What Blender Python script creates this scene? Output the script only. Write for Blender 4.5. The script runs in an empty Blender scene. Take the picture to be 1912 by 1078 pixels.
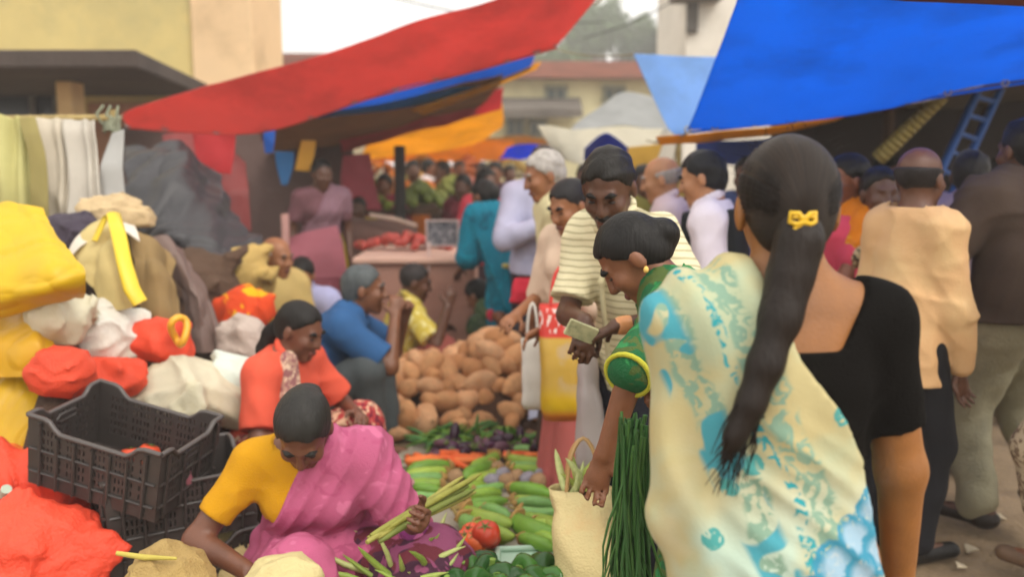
import bpy, bmesh, math, random
import numpy as np
from mathutils import Vector, Matrix, Euler
R_ = math.radians
rng = random.Random(7)
SC = bpy.context.scene; HAZE = 0.008
COL = SC.collection

# ------------------------------------------------------------------ camera, world, sun, exposure
F_PX, CX, CY, CAMZ = 1700.0, 956.0, 539.0, 1.45
PITCH = math.atan(233 / F_PX)
cam = bpy.data.cameras.new('camera'); camo = bpy.data.objects.new('camera', cam); COL.objects.link(camo)
cam.sensor_width = 36; cam.lens = 36 * F_PX / 1912; cam.clip_start = .05; cam.clip_end = 3000
camo.location = (0, 0, CAMZ); camo.rotation_euler = (math.pi / 2 - PITCH, 0, 0)
cam.dof.use_dof = True; cam.dof.focus_distance = 2.05; cam.dof.aperture_fstop = 2.0
SC.camera = camo
W = bpy.data.worlds.new('World'); SC.world = W; W.use_nodes = True
SUN_EL, SUN_AZ = R_(48), R_(140)
nt = W.node_tree; bgn = nt.nodes['Background']
sky = nt.nodes.new('ShaderNodeTexSky'); sky.sky_type = 'NISHITA'; sky.sun_disc = False
sky.sun_elevation = SUN_EL; sky.sun_rotation = SUN_AZ; sky.air_density = 1.0; sky.dust_density = 9.0; sky.ozone_density = 1.0
hs = nt.nodes.new('ShaderNodeHueSaturation'); hs.inputs['Saturation'].default_value = .35
nt.links.new(sky.outputs[0], hs.inputs['Color'])
cld = nt.nodes.new('ShaderNodeTexNoise'); cld.inputs['Scale'].default_value = 2.2; cld.inputs['Detail'].default_value = 6      # an even cover of bright cloud
ctc = nt.nodes.new('ShaderNodeTexCoord'); nt.links.new(ctc.outputs['Generated'], cld.inputs['Vector'])
crm = nt.nodes.new('ShaderNodeMapRange'); crm.inputs[3].default_value = .85; crm.inputs[4].default_value = 1.15; nt.links.new(cld.outputs['Fac'], crm.inputs[0])
csc = nt.nodes.new('ShaderNodeVectorMath'); csc.operation = 'SCALE'; csc.inputs[0].default_value = (7.4, 7.25, 6.9); nt.links.new(crm.outputs[0], csc.inputs['Scale'])
cmx = nt.nodes.new('ShaderNodeMix'); cmx.data_type = 'RGBA'; cmx.inputs['Factor'].default_value = .8
nt.links.new(hs.outputs[0], cmx.inputs[6]); nt.links.new(csc.outputs[0], cmx.inputs[7]); nt.links.new(cmx.outputs[2], bgn.inputs['Color'])
bgn.inputs['Strength'].default_value = .15
sun = bpy.data.lights.new('sun', 'SUN'); suno = bpy.data.objects.new('sun', sun); COL.objects.link(suno)
sun.energy = .6; sun.angle = R_(20); sun.color = (1, .93, .82)
_sd = Vector((math.sin(SUN_AZ) * math.cos(SUN_EL), math.cos(SUN_AZ) * math.cos(SUN_EL), math.sin(SUN_EL)))
suno.rotation_euler = (-_sd).to_track_quat('-Z', 'Y').to_euler()
SC.view_settings.view_transform = 'Standard'; SC.view_settings.look = 'None'
SC.view_settings.gamma = 1.0; SC.view_settings.use_curve_mapping = False
SC.view_settings.exposure = .88
SC.render.engine = 'CYCLES'
SC.cycles.use_denoising = True
SC.cycles.max_bounces = 8; SC.cycles.diffuse_bounces = 4; SC.cycles.transparent_max_bounces = 8

# ------------------------------------------------------------------ small helpers
def P(x, y, d):
    """world point on the ray of photo pixel (x,y) at the distance d ahead of the camera"""
    rx, ry = (x - CX) / F_PX, -(y - CY) / F_PX
    c, s = math.cos(PITCH), math.sin(PITCH)
    v = Vector((rx, c + ry * s, -s + ry * c)); t = d / v.y
    return Vector((0, 0, CAMZ)) + v * t
def G(x, y, z=0.0):
    rx, ry = (x - CX) / F_PX, -(y - CY) / F_PX
    c, s = math.cos(PITCH), math.sin(PITCH)
    v = Vector((rx, c + ry * s, -s + ry * c)); t = (z - CAMZ) / v.z
    return Vector((0, 0, CAMZ)) + v * t
def lin(r, g=None, b=None):
    if g is None: r, g, b = [int(r[i:i + 2], 16) for i in (0, 2, 4)]
    f = lambda c: ((c / 255 + .055) / 1.055) ** 2.4 if c > 10 else c / 255 / 12.92
    return (f(r), f(g), f(b), 1.0)
def tag(o, label=None, cat=None, group=None, kind=None):
    if label: o['label'] = label
    if cat: o['category'] = cat
    if group: o['group'] = group
    if kind: o['kind'] = kind
    return o
def empty(name, loc=(0, 0, 0), rz=0, label=None, cat=None, group=None):
    o = bpy.data.objects.new(name, None); COL.objects.link(o); o.empty_display_size = .1
    o.location = loc; o.rotation_euler = (0, 0, rz)
    return tag(o, label, cat, group)
def link(name, me, m=None, parent=None):
    if m is not None and not me.materials: me.materials.append(m)
    o = bpy.data.objects.new(name, me); COL.objects.link(o)
    if parent is not None: o.parent = parent
    return o
def mesh_arrays(name, V, Fq, smooth=True):
    me = bpy.data.meshes.new(name); V = np.asarray(V, np.float32); Fq = np.asarray(Fq, np.int32)
    k = Fq.shape[1]
    me.vertices.add(len(V)); me.vertices.foreach_set('co', V.ravel())
    me.loops.add(Fq.size); me.loops.foreach_set('vertex_index', Fq.ravel())
    me.polygons.add(len(Fq)); me.polygons.foreach_set('loop_start', np.arange(len(Fq), dtype=np.int32) * k)
    me.update(calc_edges=True)
    if smooth: me.polygons.foreach_set('use_smooth', np.ones(len(Fq), bool))
    return me
class MB:
    """collects shapes for ONE mesh object"""
    def __init__(s): s.v = []; s.f = []; s.sm = []
    def add(s, V, Fs, smooth=False):
        n = len(s.v); s.v += [tuple(p) for p in V]
        for f in Fs: s.f.append([n + i for i in f]); s.sm.append(smooth)
    def box(s, c, size, rot=None):
        M = (rot.to_matrix() if isinstance(rot, Euler) else rot) if rot is not None else Matrix.Identity(3)
        V = [M @ Vector((sx * size[0] / 2, sy * size[1] / 2, sz * size[2] / 2)) + Vector(c) for sx in (-1, 1) for sy in (-1, 1) for sz in (-1, 1)]
        s.add(V, [(0, 1, 3, 2), (4, 6, 7, 5), (0, 4, 5, 1), (2, 3, 7, 6), (0, 2, 6, 4), (1, 5, 7, 3)])
    def tube(s, pts, rs, n=10, cap=True, smooth=True, flat=1.0, nrm=None):
        pts = [Vector(p) for p in pts]
        if not hasattr(rs, '__len__'): rs = [rs] * len(pts)
        V = []; up = Vector(nrm) if nrm is not None else Vector((0, 0, 1)); pa = None
        for i, p in enumerate(pts):
            t = (pts[min(i + 1, len(pts) - 1)] - pts[max(i - 1, 0)]).normalized()
            if pa is None:
                a = t.cross(up)
                if a.length < .05: a = t.cross(Vector((0, 1, 0)))
            else: a = pa - t * pa.dot(t)
            a.normalize(); b = t.cross(a); pa = a
            for k in range(n):
                an = 2 * math.pi * k / n
                V.append(p + a * math.cos(an) * rs[i] + b * math.sin(an) * rs[i] * flat)
        Fs = [(i * n + k, i * n + (k + 1) % n, (i + 1) * n + (k + 1) % n, (i + 1) * n + k) for i in range(len(pts) - 1) for k in range(n)]
        s.add(V, Fs, smooth)
        if cap:
            m = len(pts) - 1
            s.add(V[:n], [tuple(range(n))[::-1]]); s.add(V[m * n:], [tuple(range(n))])
    def build(s, name, m, parent=None, bevel=0):
        me = bpy.data.meshes.new(name); me.from_pydata(s.v, [], s.f); me.update()
        me.polygons.foreach_set('use_smooth', np.array(s.sm, bool))
        if bevel:
            bm = bmesh.new(); bm.from_mesh(me)
            bmesh.ops.remove_doubles(bm, verts=bm.verts, dist=1e-5)
            bmesh.ops.bevel(bm, geom=list(bm.edges), offset=bevel, segments=1, affect='EDGES', clamp_overlap=True)
            bm.to_mesh(me); bm.free()
        return link(name, me, m, parent)
def copy_tree(o, loc=None, rot=None, scale=None):
    c = o.copy(); COL.objects.link(c)
    for ch in o.children:
        k = ch.copy(); COL.objects.link(k); k.parent = c
    if loc is not None: c.location = loc
    if rot is not None: c.rotation_euler = rot
    if scale is not None: c.scale = scale if hasattr(scale, '__len__') else (scale,) * 3
    return c

# ------------------------------------------------------------------ materials
_mc = {}
def nd(t, kind, **kw):
    n = t.nodes.new(kind)
    for k, v in kw.items():
        if k in n.inputs: n.inputs[k].default_value = v
        else: setattr(n, k, v)
    return n
def mat(col, rough=.7, var=.22, scale=9.0, bump=.15, bscale=60.0, kind='plain', spec=.35, dirt=None, key=None, sss=0, sheen=0, trans=0.0, vec=None):
    k = (str(col), rough, var, scale, bump, bscale, kind, spec, str(dirt), key, sss, sheen, trans, str(vec))
    if k in _mc: return _mc[k]
    c = lin(col) if isinstance(col, str) else col
    m = bpy.data.materials.new(kind); m.use_nodes = True; t = m.node_tree; L = t.links.new
    b = t.nodes['Principled BSDF']; b.inputs['Roughness'].default_value = rough; b.inputs['Specular IOR Level'].default_value = spec
    tc = nd(t, 'ShaderNodeTexCoord'); vo = tc.outputs['Object']
    mp = nd(t, 'ShaderNodeMapping'); L(vo, mp.inputs[0]); mp.inputs['Scale'].default_value = vec or (1, 1, 1); vo = mp.outputs[0]
    oi = nd(t, 'ShaderNodeObjectInfo')
    n1 = nd(t, 'ShaderNodeTexNoise', Scale=scale, Detail=5.0, Roughness=.6); L(vo, n1.inputs['Vector'])
    ad = nd(t, 'ShaderNodeMapRange'); ad.inputs[1].default_value = .25; ad.inputs[2].default_value = .75
    ad.inputs[3].default_value = 1 - var; ad.inputs[4].default_value = 1 + var * .6; L(n1.outputs['Fac'], ad.inputs[0])
    mr = nd(t, 'ShaderNodeMapRange'); mr.inputs[3].default_value = 1 - var * .6; mr.inputs[4].default_value = 1 + var * .5
    L(oi.outputs['Random'], mr.inputs[0])
    mu = nd(t, 'ShaderNodeMath', operation='MULTIPLY'); L(ad.outputs[0], mu.inputs[0]); L(mr.outputs[0], mu.inputs[1])
    cm = nd(t, 'ShaderNodeVectorMath', operation='SCALE'); cm.inputs[0].default_value = c[:3]; L(mu.outputs[0], cm.inputs['Scale'])
    out = cm.outputs[0]
    if dirt:
        dc, amt, ds = dirt
        n2 = nd(t, 'ShaderNodeTexNoise', Scale=ds, Detail=6.0, Roughness=.65); L(vo, n2.inputs['Vector'])
        r2 = nd(t, 'ShaderNodeMapRange'); r2.inputs[1].default_value = .48; r2.inputs[2].default_value = .72; r2.inputs[4].default_value = amt; L(n2.outputs['Fac'], r2.inputs[0])
        mx = nd(t, 'ShaderNodeMix', data_type='RGBA'); L(r2.outputs[0], mx.inputs['Factor']); L(out, mx.inputs[6]); mx.inputs[7].default_value = lin(dc); out = mx.outputs[2]
    L(out, b.inputs['Base Color'])
    if sss: b.inputs['Subsurface Weight'].default_value = sss; b.inputs['Subsurface Radius'].default_value = (.02, .008, .004)
    if sheen: b.inputs['Sheen Weight'].default_value = sheen
    if kind in ('woven_sack', 'net_sack', 'plastic', 'tarpaulin', 'burlap'):
        n5 = nd(t, 'ShaderNodeTexNoise', noise_type='RIDGED_MULTIFRACTAL', Scale=7.0 if kind != 'tarpaulin' else 3.0, Detail=3.0, Distortion=.6); L(vo, n5.inputs['Vector'])
        bq = nd(t, 'ShaderNodeBump', Strength=.5 if kind in ('woven_sack', 'burlap') else .25, Distance=.02); L(n5.outputs['Fac'], bq.inputs['Height']); L(bq.outputs[0], b.inputs['Normal'])
    if bump:
        n3 = nd(t, 'ShaderNodeTexNoise', Scale=bscale, Detail=4.0); L(vo, n3.inputs['Vector'])
        bp = nd(t, 'ShaderNodeBump', Strength=bump, Distance=.02); L(n3.outputs['Fac'], bp.inputs['Height'])
        if b.inputs['Normal'].is_linked: L(b.inputs['Normal'].links[0].from_socket, bp.inputs['Normal'])
        L(bp.outputs[0], b.inputs['Normal'])
    if trans:
        tr = nd(t, 'ShaderNodeBsdfTranslucent'); L(out, tr.inputs['Color'])
        ms = nd(t, 'ShaderNodeMixShader'); ms.inputs[0].default_value = trans
        L(b.outputs[0], ms.inputs[1]); L(tr.outputs[0], ms.inputs[2]); L(ms.outputs[0], t.nodes['Material Output'].inputs['Surface'])
    _mc[k] = m; return m
def cloth(col, **k): return mat(col, rough=.85, var=k.pop('var', .12), scale=k.pop('scale', 6), bump=k.pop('bump', .25), bscale=220, kind='cloth', spec=.2, **k)
def skin(col): return mat(col, rough=.46, var=.24, scale=16, bump=.1, bscale=180, kind='skin', spec=.45, sss=.06)
def hairm(col): return mat(col, rough=.5, var=.35, scale=40, bump=.25, bscale=130, kind='hair', spec=.22, vec=(1, 1, .18))
def plastic(col, **k): return mat(col, rough=k.pop('rough', .4), var=k.pop('var', .1), scale=5, bump=k.pop('bump', .06), bscale=30, kind='plastic', spec=.5, **k)
def tarp(col, trans=.35, **k):
    k.setdefault('dirt', (('%02x%02x%02x' % tuple(int(int(col[i:i + 2], 16) * .82) for i in (0, 2, 4))), .8, 1.3))
    return mat(col, rough=k.pop('rough', .5), var=k.pop('var', .12), scale=k.pop('scale', 2.5), bump=k.pop('bump', .2), bscale=k.pop('bscale', 14), kind='tarpaulin', spec=.35, trans=trans, **k)
def stripes(base, line, period=.02, width=.25, axis=2, rough=.85):
    """woven stripes in the person's own axes"""
    m = cloth(base, key=('st', line, period, width, axis)).copy(); t = m.node_tree; L = t.links.new
    b = t.nodes['Principled BSDF']; src = b.inputs['Base Color'].links[0].from_socket
    tc = nd(t, 'ShaderNodeTexCoord'); sx = nd(t, 'ShaderNodeSeparateXYZ'); L(tc.outputs['Object'], sx.inputs[0])
    n = nd(t, 'ShaderNodeTexNoise', Scale=4.0); L(tc.outputs['Object'], n.inputs['Vector'])
    a = nd(t, 'ShaderNodeMath', operation='MULTIPLY_ADD'); L(n.outputs['Fac'], a.inputs[0]); a.inputs[1].default_value = .05; L(sx.outputs[axis], a.inputs[2])
    d = nd(t, 'ShaderNodeMath', operation='DIVIDE'); L(a.outputs[0], d.inputs[0]); d.inputs[1].default_value = period
    f = nd(t, 'ShaderNodeMath', operation='FRACT'); L(d.outputs[0], f.inputs[0])
    g = nd(t, 'ShaderNodeMath', operation='LESS_THAN'); L(f.outputs[0], g.inputs[0]); g.inputs[1].default_value = width
    mx = nd(t, 'ShaderNodeMix', data_type='RGBA'); L(g.outputs[0], mx.inputs['Factor']); L(src, mx.inputs[6]); mx.inputs[7].default_value = lin(line)
    L(mx.outputs[2], b.inputs['Base Color']); return m
def blotch(base, cols, scale=14, thr=.52, key=0):
    """printed cloth: blotches of further colours over a base"""
    m = cloth(base, key=('bl', str(cols), scale, thr, key)).copy(); t = m.node_tree; L = t.links.new
    b = t.nodes['Principled BSDF']; src = b.inputs['Base Color'].links[0].from_socket
    tc = nd(t, 'ShaderNodeTexCoord')
    for i, c in enumerate(cols):
        mp = nd(t, 'ShaderNodeMapping'); L(tc.outputs['Object'], mp.inputs[0]); mp.inputs['Location'].default_value = (i * 7.3 + key, i * 3.1, i)
        n = nd(t, 'ShaderNodeTexNoise', Scale=scale * (1 + .3 * i), Detail=2.0, Distortion=1.2); L(mp.outputs[0], n.inputs['Vector'])
        r = nd(t, 'ShaderNodeMapRange'); r.inputs[1].default_value = thr; r.inputs[2].default_value = thr + .03; L(n.outputs['Fac'], r.inputs[0])
        mx = nd(t, 'ShaderNodeMix', data_type='RGBA'); L(r.outputs[0], mx.inputs['Factor']); L(src, mx.inputs[6]); mx.inputs[7].default_value = lin(c); src = mx.outputs[2]
    L(src, b.inputs['Base Color']); return m

# ------------------------------------------------------------------ smooth fields -> surfaces
def wrinkle(X, seed=0, freq=18.0, stretch=(1, 1, .45), sharp=1.6):
    r = np.random.RandomState(seed); w = np.zeros(len(X)); st = np.array(stretch)
    for i in range(5):
        k = r.normal(size=3); k /= np.linalg.norm(k); k = k * st * freq * (.7 + .35 * i)
        q = r.normal(size=3) * freq * .35
        a = X @ k + r.uniform(0, 6) + 1.7 * np.sin(X @ q + r.uniform(0, 6))
        w += (np.abs(np.sin(a)) ** sharp - .45) / (1 + .6 * i)
    return w
def ridge(X, seed, freq):
    """pinched folds: narrow ridges that meet and fork"""
    r = np.random.RandomState(seed + 500); w = np.zeros(len(X))
    for i in range(4):
        k = r.normal(size=3); k *= freq * (.6 + .4 * i) / np.linalg.norm(k); q = r.normal(size=3) * freq * .4; q2 = r.normal(size=3) * freq * .8
        a = X @ k + r.uniform(0, 6) + 1.5 * np.sin(X @ q + r.uniform(0, 6)) + .6 * np.sin(X @ q2)
        w += (1 - np.abs(np.sin(a))) ** 1.7 * (.5 + .5 * np.sin(X @ q * 1.3 + i)) / (1 + .5 * i)
    return w - .5
def rc(a, b, r1, r2=None, n=None, f=1.0, k=.02): return ('rc', np.array(a, float), np.array(b, float), r1, r1 if r2 is None else r2, None if n is None else np.array(n, float), f, k)
def el(c, r, Rm=None, k=.02): return ('el', np.array(c, float), np.array(r, float), np.eye(3) if Rm is None else np.array(Rm, float), k)
def pdist(p, X, off=0.0):
    if p[0] == 'rc':
        _, a, b, r1, r2, n, f, k = p
        Q = X - a
        ab = b - a
        if n is not None:
            Q = Q + (Q @ n)[..., None] * n * (f - 1); ab = ab + n * (ab @ n) * (f - 1)
        t = np.clip((Q @ ab) / max(ab @ ab, 1e-9), 0, 1)
        d = np.linalg.norm(Q - t[..., None] * ab, axis=-1) - (r1 + off + (r2 - r1) * t)
        return d
    _, c, r, Rm, k = p
    r = r + off; q = (X - c) @ Rm
    k0 = np.linalg.norm(q / r, axis=-1); k1 = np.linalg.norm(q / (r * r), axis=-1)
    return k0 * (k0 - 1) / np.maximum(k1, 1e-6)
def pbox(p, off):
    if p[0] == 'rc':
        m = max(p[3], p[4]) + off; return np.minimum(p[1], p[2]) - m, np.maximum(p[1], p[2]) + m
    m = p[2].max() + off; return p[1] - m, p[1] + m
def surf(name, prims, h=.01, off=0.0, cuts=(), subs=(), wr=None, fn=None, crease=None):
    """smooth union of prims, minus subs, kept where every cut(X) < 0 -> mesh"""
    bx = [pbox(p, off) for p in prims]
    lo = np.min([b[0] for b in bx], 0) - 3 * h; hi = np.max([b[1] for b in bx], 0) + 3 * h
    n = np.ceil((hi - lo) / h).astype(int) + 1
    ax = [lo[i] + h * np.arange(n[i]) for i in range(3)]
    D = np.full(n, .5)
    def sub(b, mg):
        i0 = np.maximum(((b[0] - mg - lo) / h).astype(int), 0); i1 = np.minimum(((b[1] + mg - lo) / h).astype(int) + 2, n)
        s = tuple(slice(a, c) for a, c in zip(i0, i1))
        X = np.stack(np.meshgrid(*[ax[i][s[i]] for i in range(3)], indexing='ij'), -1)
        return s, X
    for p, b in zip(prims, bx):
        k = max(p[-1], 1e-4); s, X = sub(b, k + 3 * h)
        d = pdist(p, X, off); e = D[s]
        hh = np.clip(.5 + .5 * (e - d) / k, 0, 1)
        D[s] = e * (1 - hh) + d * hh - k * hh * (1 - hh)
    for p in subs:
        k = p[-1]; s, X = sub(pbox(p, 0), k + 2 * h)
        d = -pdist(p, X); e = D[s]; hh = np.clip(.5 - .5 * (e - d) / max(k, 1e-4), 0, 1)
        D[s] = e * (1 - hh) + d * hh + k * hh * (1 - hh)
    band = np.abs(D) < 6 * h + .02
    I = np.argwhere(band); X = lo + h * I; d = D[band]
    if wr is not None:
        seed, amp, fr, st = (tuple(wr) + (18.0, (1, 1, .45)))[:4] if len(wr) == 2 else (tuple(wr) + ((1, 1, .45),))[:4]
        d = d - amp * wrinkle(X, seed, fr, st)
    if fn is not None: d = d - fn(X)
    if crease is not None:
        for sd_, am_, fr_ in (crease if isinstance(crease, list) else [crease]): d = d - am_ * ridge(X, sd_, fr_)
    for c in cuts: d = np.maximum(d, c(X))
    D[band] = d
    D[~band & (D < 0)] = -.05
    for i in range(3):   # close the border
        sl = [slice(None)] * 3
        for e in (0, -1): sl[i] = e; D[tuple(sl)] = np.abs(D[tuple(sl)]) + 1e-3
    if cuts:             # deep inside, past the band, the cuts still hold
        I2 = np.argwhere(~band & (D < 0))
        if len(I2):
            X2 = lo + h * I2; d2 = D[~band & (D < 0)]
            for c in cuts: d2 = np.maximum(d2, c(X2))
            D[I2[:, 0], I2[:, 1], I2[:, 2]] = d2
    V, Q = nets(D, lo, h)
    return mesh_arrays(name, V, Q)
def nets(D, lo, h):
    D = np.where(np.abs(D) < 1e-7, 1e-7, D); S = D < 0; n = D.shape
    c = [(i, j, k) for i in (0, 1) for j in (0, 1) for k in (0, 1)]
    sl = lambda o: tuple(slice(o[a], n[a] - 1 + o[a]) for a in range(3))
    cnt = sum(S[sl(o)].astype(np.int8) for o in c); act = (cnt > 0) & (cnt < 8)
    A = np.argwhere(act); idx = np.full(act.shape, -1, np.int32); idx[act] = np.arange(len(A))
    pos = np.zeros((len(A), 3)); m_ = np.zeros(len(A))
    for o in c:
        for a in range(3):
            if o[a]: continue
            q = list(o); q[a] = 1
            fa = D[A[:, 0] + o[0], A[:, 1] + o[1], A[:, 2] + o[2]]; fb = D[A[:, 0] + q[0], A[:, 1] + q[1], A[:, 2] + q[2]]
            m = (fa < 0) != (fb < 0); t = np.where(m, fa / np.where(m, fa - fb, 1), 0)
            e = np.array(o, float)[None].repeat(len(A), 0); e[:, a] = t
            pos += e * m[:, None]; m_ += m
    V = lo + h * (A + pos / np.maximum(m_, 1)[:, None])
    Q = []
    for a in range(3):
        b_, c_ = (a + 1) % 3, (a + 2) % 3
        s0 = [slice(None)] * 3; s1 = [slice(None)] * 3; s0[a] = slice(0, n[a] - 1); s1[a] = slice(1, n[a])
        E = np.argwhere(S[tuple(s0)] != S[tuple(s1)])
        E = E[(E[:, b_] > 0) & (E[:, c_] > 0) & (E[:, b_] < n[b_] - 1) & (E[:, c_] < n[c_] - 1)]
        def cell(db, dc):
            e = E.copy(); e[:, b_] -= db; e[:, c_] -= dc; return idx[e[:, 0], e[:, 1], e[:, 2]]
        q = np.stack([cell(1, 1), cell(0, 1), cell(0, 0), cell(1, 0)], 1)
        fl = ~S[E[:, 0], E[:, 1], E[:, 2]]
        q[fl] = q[fl][:, ::-1]; Q.append(q)
    return V, np.concatenate(Q)
# ------------------------------------------------------------------ hung and heaped sheets
def catmull(C, n):
    """C: list of k points (arrays) -> n points through them"""
    C = np.asarray(C, float); k = len(C); out = []
    for u in np.linspace(0, k - 1, n):
        i = min(int(u), k - 2); t = u - i
        p0 = C[max(i - 1, 0)]; p1 = C[i]; p2 = C[i + 1]; p3 = C[min(i + 2, k - 1)]
        out.append(.5 * (2 * p1 + (p2 - p0) * t + (2 * p0 - 5 * p1 + 4 * p2 - p3) * t * t + (3 * p1 - p0 - 3 * p2 + p3) * t ** 3))
    return np.array(out)
def sheet(name, net, m, nu=40, nv=30, amp=.01, freq=6.0, seed=1, thick=.004, sharp=1.2, stretch=(1, 1, 1), parent=None, smooth=True, fold=None, crease=None):
    """a sheet through a net of points (rows of points), crumpled, with thickness"""
    rows = [catmull([tuple(p) for p in r], nu) for r in net]
    A = np.stack(rows, 0); B = np.stack([catmull(A[:, i], nv) for i in range(nu)], 1)   # nv x nu x 3
    du = np.gradient(B, axis=1); dv = np.gradient(B, axis=0); N = np.cross(du, dv); N /= np.maximum(np.linalg.norm(N, axis=-1, keepdims=True), 1e-9)
    w = wrinkle(B.reshape(-1, 3), seed, freq, stretch, sharp).reshape(nv, nu, 1)
    B = B + N * amp * w
    if fold is not None:
        fa, fn_, ph = fold; u = np.linspace(0, 1, nu)[None, :, None]
        B = B + N * fa * np.sin(2 * np.pi * (fn_ * u) + ph + .8 * np.sin(9 * u))
    if crease: B = B + N * crease[0] * ridge(B.reshape(-1, 3), seed, crease[1]).reshape(nv, nu, 1)
    du = np.gradient(B, axis=1); dv = np.gradient(B, axis=0); N = np.cross(du, dv); N /= np.maximum(np.linalg.norm(N, axis=-1, keepdims=True), 1e-9)
    V = np.concatenate([(B + N * thick / 2).reshape(-1, 3), (B - N * thick / 2).reshape(-1, 3)])
    i = np.arange(nv - 1)[:, None] * nu + np.arange(nu - 1)[None]
    q = np.stack([i, i + 1, i + nu + 1, i + nu], -1).reshape(-1, 4); o = nv * nu
    Fq = [q, (q + o)[:, ::-1]]
    def rim(e, fl=False):
        a = np.stack([e[:-1], e[:-1] + o, e[1:] + o, e[1:]], 1); Fq.append(a[:, ::-1] if fl else a)
    rim(np.arange(nu)); rim(np.arange(nu) + (nv - 1) * nu, True); rim(np.arange(nv) * nu, True); rim(np.arange(nv) * nu + nu - 1)
    return link(name, mesh_arrays(name, V, np.concatenate(Fq), smooth), m, parent)
def sack(name, loc, size, m, seed=1, rot=(0, 0, 0), neck=None, h=.010, amp=.013, freq=16, tie=None, square=.0, stretch=(1, 1, .5)):
    """a stuffed sack: a slumped body (+ gathered neck), one mesh"""
    sx, sy, sz = size
    pr = [el((0, 0, sz * .5), (sx * .5, sy * .5, sz * .5)), el((0, 0, sz * .36), (sx * .52, sy * .52, sz * .36), k=.05)]
    r = np.random.RandomState(seed)
    for i in range(4):
        a = r.uniform(0, 6.28); pr.append(el((sx * .26 * math.cos(a), sy * .26 * math.sin(a), sz * r.uniform(.25, .6)), (sx * .27, sy * .27, sz * .3), k=.06))
    if neck is not None:
        nx, ny, nz, r1, r2 = neck; b = np.array((0, 0, sz * .9)); e = np.array((nx, ny, nz))
        pr += [rc(b, b + (e - b) * .5, r1, r1 * .6, k=.05), rc(b + (e - b) * .5, e, r1 * .55, r2, k=.02)]
    for i in range(3):                                                     # bunched corners and ears of cloth
        a = r.uniform(0, 6.28); e_ = np.array((math.cos(a) * sx * .55, math.sin(a) * sy * .55, sz * r.uniform(.55, 1.02))); pr.append(rc(e_ * (.5, .5, .8), e_, min(sx, sz) * .16, min(sx, sz) * .05, k=.05))
    me = surf(name, pr, h, wr=(seed, amp, freq * .7, stretch), crease=[(seed, amp * 1.2, freq * 2.2), (seed + 40, amp * 2.2, freq * .8)], cuts=[lambda X: .0 - X[:, 2]])
    o = link(name, me, m); o.location = loc; o.rotation_euler = rot
    return o
# ------------------------------------------------------------------ people
def U(v): v = np.asarray(v, float); return v / max(np.linalg.norm(v), 1e-9)
def rot3(ax, a):
    return np.array(Matrix.Rotation(a, 3, ax))
def ik(a, t, l1, l2, pole):
    a, t = np.asarray(a, float), np.asarray(t, float); v = t - a; L = np.linalg.norm(v)
    L2 = min(L, (l1 + l2) * .995); t = a + v / max(L, 1e-6) * L2; u = v / max(L, 1e-6)
    x = (l1 * l1 - l2 * l2 + L2 * L2) / (2 * max(L2, 1e-6)); hgt = math.sqrt(max(l1 * l1 - x * x, 0))
    p = np.asarray(pole, float); p = U(p - u * (p @ u)); return a + u * x + p * hgt, t
class Body: pass
def joints(H, hip=None, lean=0, side=0, twist=0, head=(0, 0, 0), lw=None, rw=None, lp=(-.6, -1, -.4), rp=(.6, -1, -.4), la=None, ra=None, lk=(-.25, 1, .1), rk=(.25, 1, .1), shw=.108, curve=0):
    J = Body(); J.H = H; s = H / 1.6
    J.P = np.array(hip if hip is not None else (0, 0, .535 * H))
    le, si = R_(lean), R_(side)
    u0 = U((math.sin(si), math.sin(le * .6), math.cos(le * .6))); u = U((math.sin(si), math.sin(le + R_(curve)), math.cos(le + R_(curve))))
    J.u0 = u0; J.u = u
    tw = R_(twist); X = U(np.array((math.cos(tw), math.sin(tw), 0)) - u * (np.array((math.cos(tw), math.sin(tw), 0)) @ u)); J.X = X
    J.f = np.cross(u, X); J.f0 = U(np.cross(u0, X))
    J.waist = J.P + u0 * .105 * H; J.chest = J.waist + u * .10 * H; J.NB = J.waist + u * .20 * H
    sh = J.waist + u * .160 * H
    J.S = {'l': sh - X * shw * H, 'r': sh + X * shw * H}
    ph, yh, rh = [R_(a) for a in head]
    J.HR = rot3('Z', tw * .6 + yh) @ rot3('X', -(ph + le * .55)) @ rot3('Y', rh)
    hup = U(J.HR @ np.array((0, 0, 1.)) + u)
    J.hs = .35 + .65 * s; J.HC = J.NB + hup * .118 * J.hs + J.HR @ np.array((0, .022, .012)) * J.hs
    J.El, J.Wr, J.Hp, J.Kn, J.An = {}, {}, {}, {}, {}
    for sd, w, p in (('l', lw, lp), ('r', rw, rp)):
        sg = -1 if sd == 'l' else 1
        if w is None: w = J.S[sd] + np.array((sg * .045, .05, -.31 * H))
        J.El[sd], J.Wr[sd] = ik(J.S[sd], w, .178 * H, .152 * H, p)
    for sd, a, k in (('l', la, lk), ('r', ra, rk)):
        sg = -1 if sd == 'l' else 1; J.Hp[sd] = J.P + J.X * sg * .058 * H - np.array((0, 0, .02))
        if a is None: a = (sg * .06 * H, 0, .05 * H)
        J.Kn[sd], J.An[sd] = ik(J.Hp[sd], a, .239 * H, .239 * H, k)
    J.Fd = {sd: None for sd in 'lr'}
    return J
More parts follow.
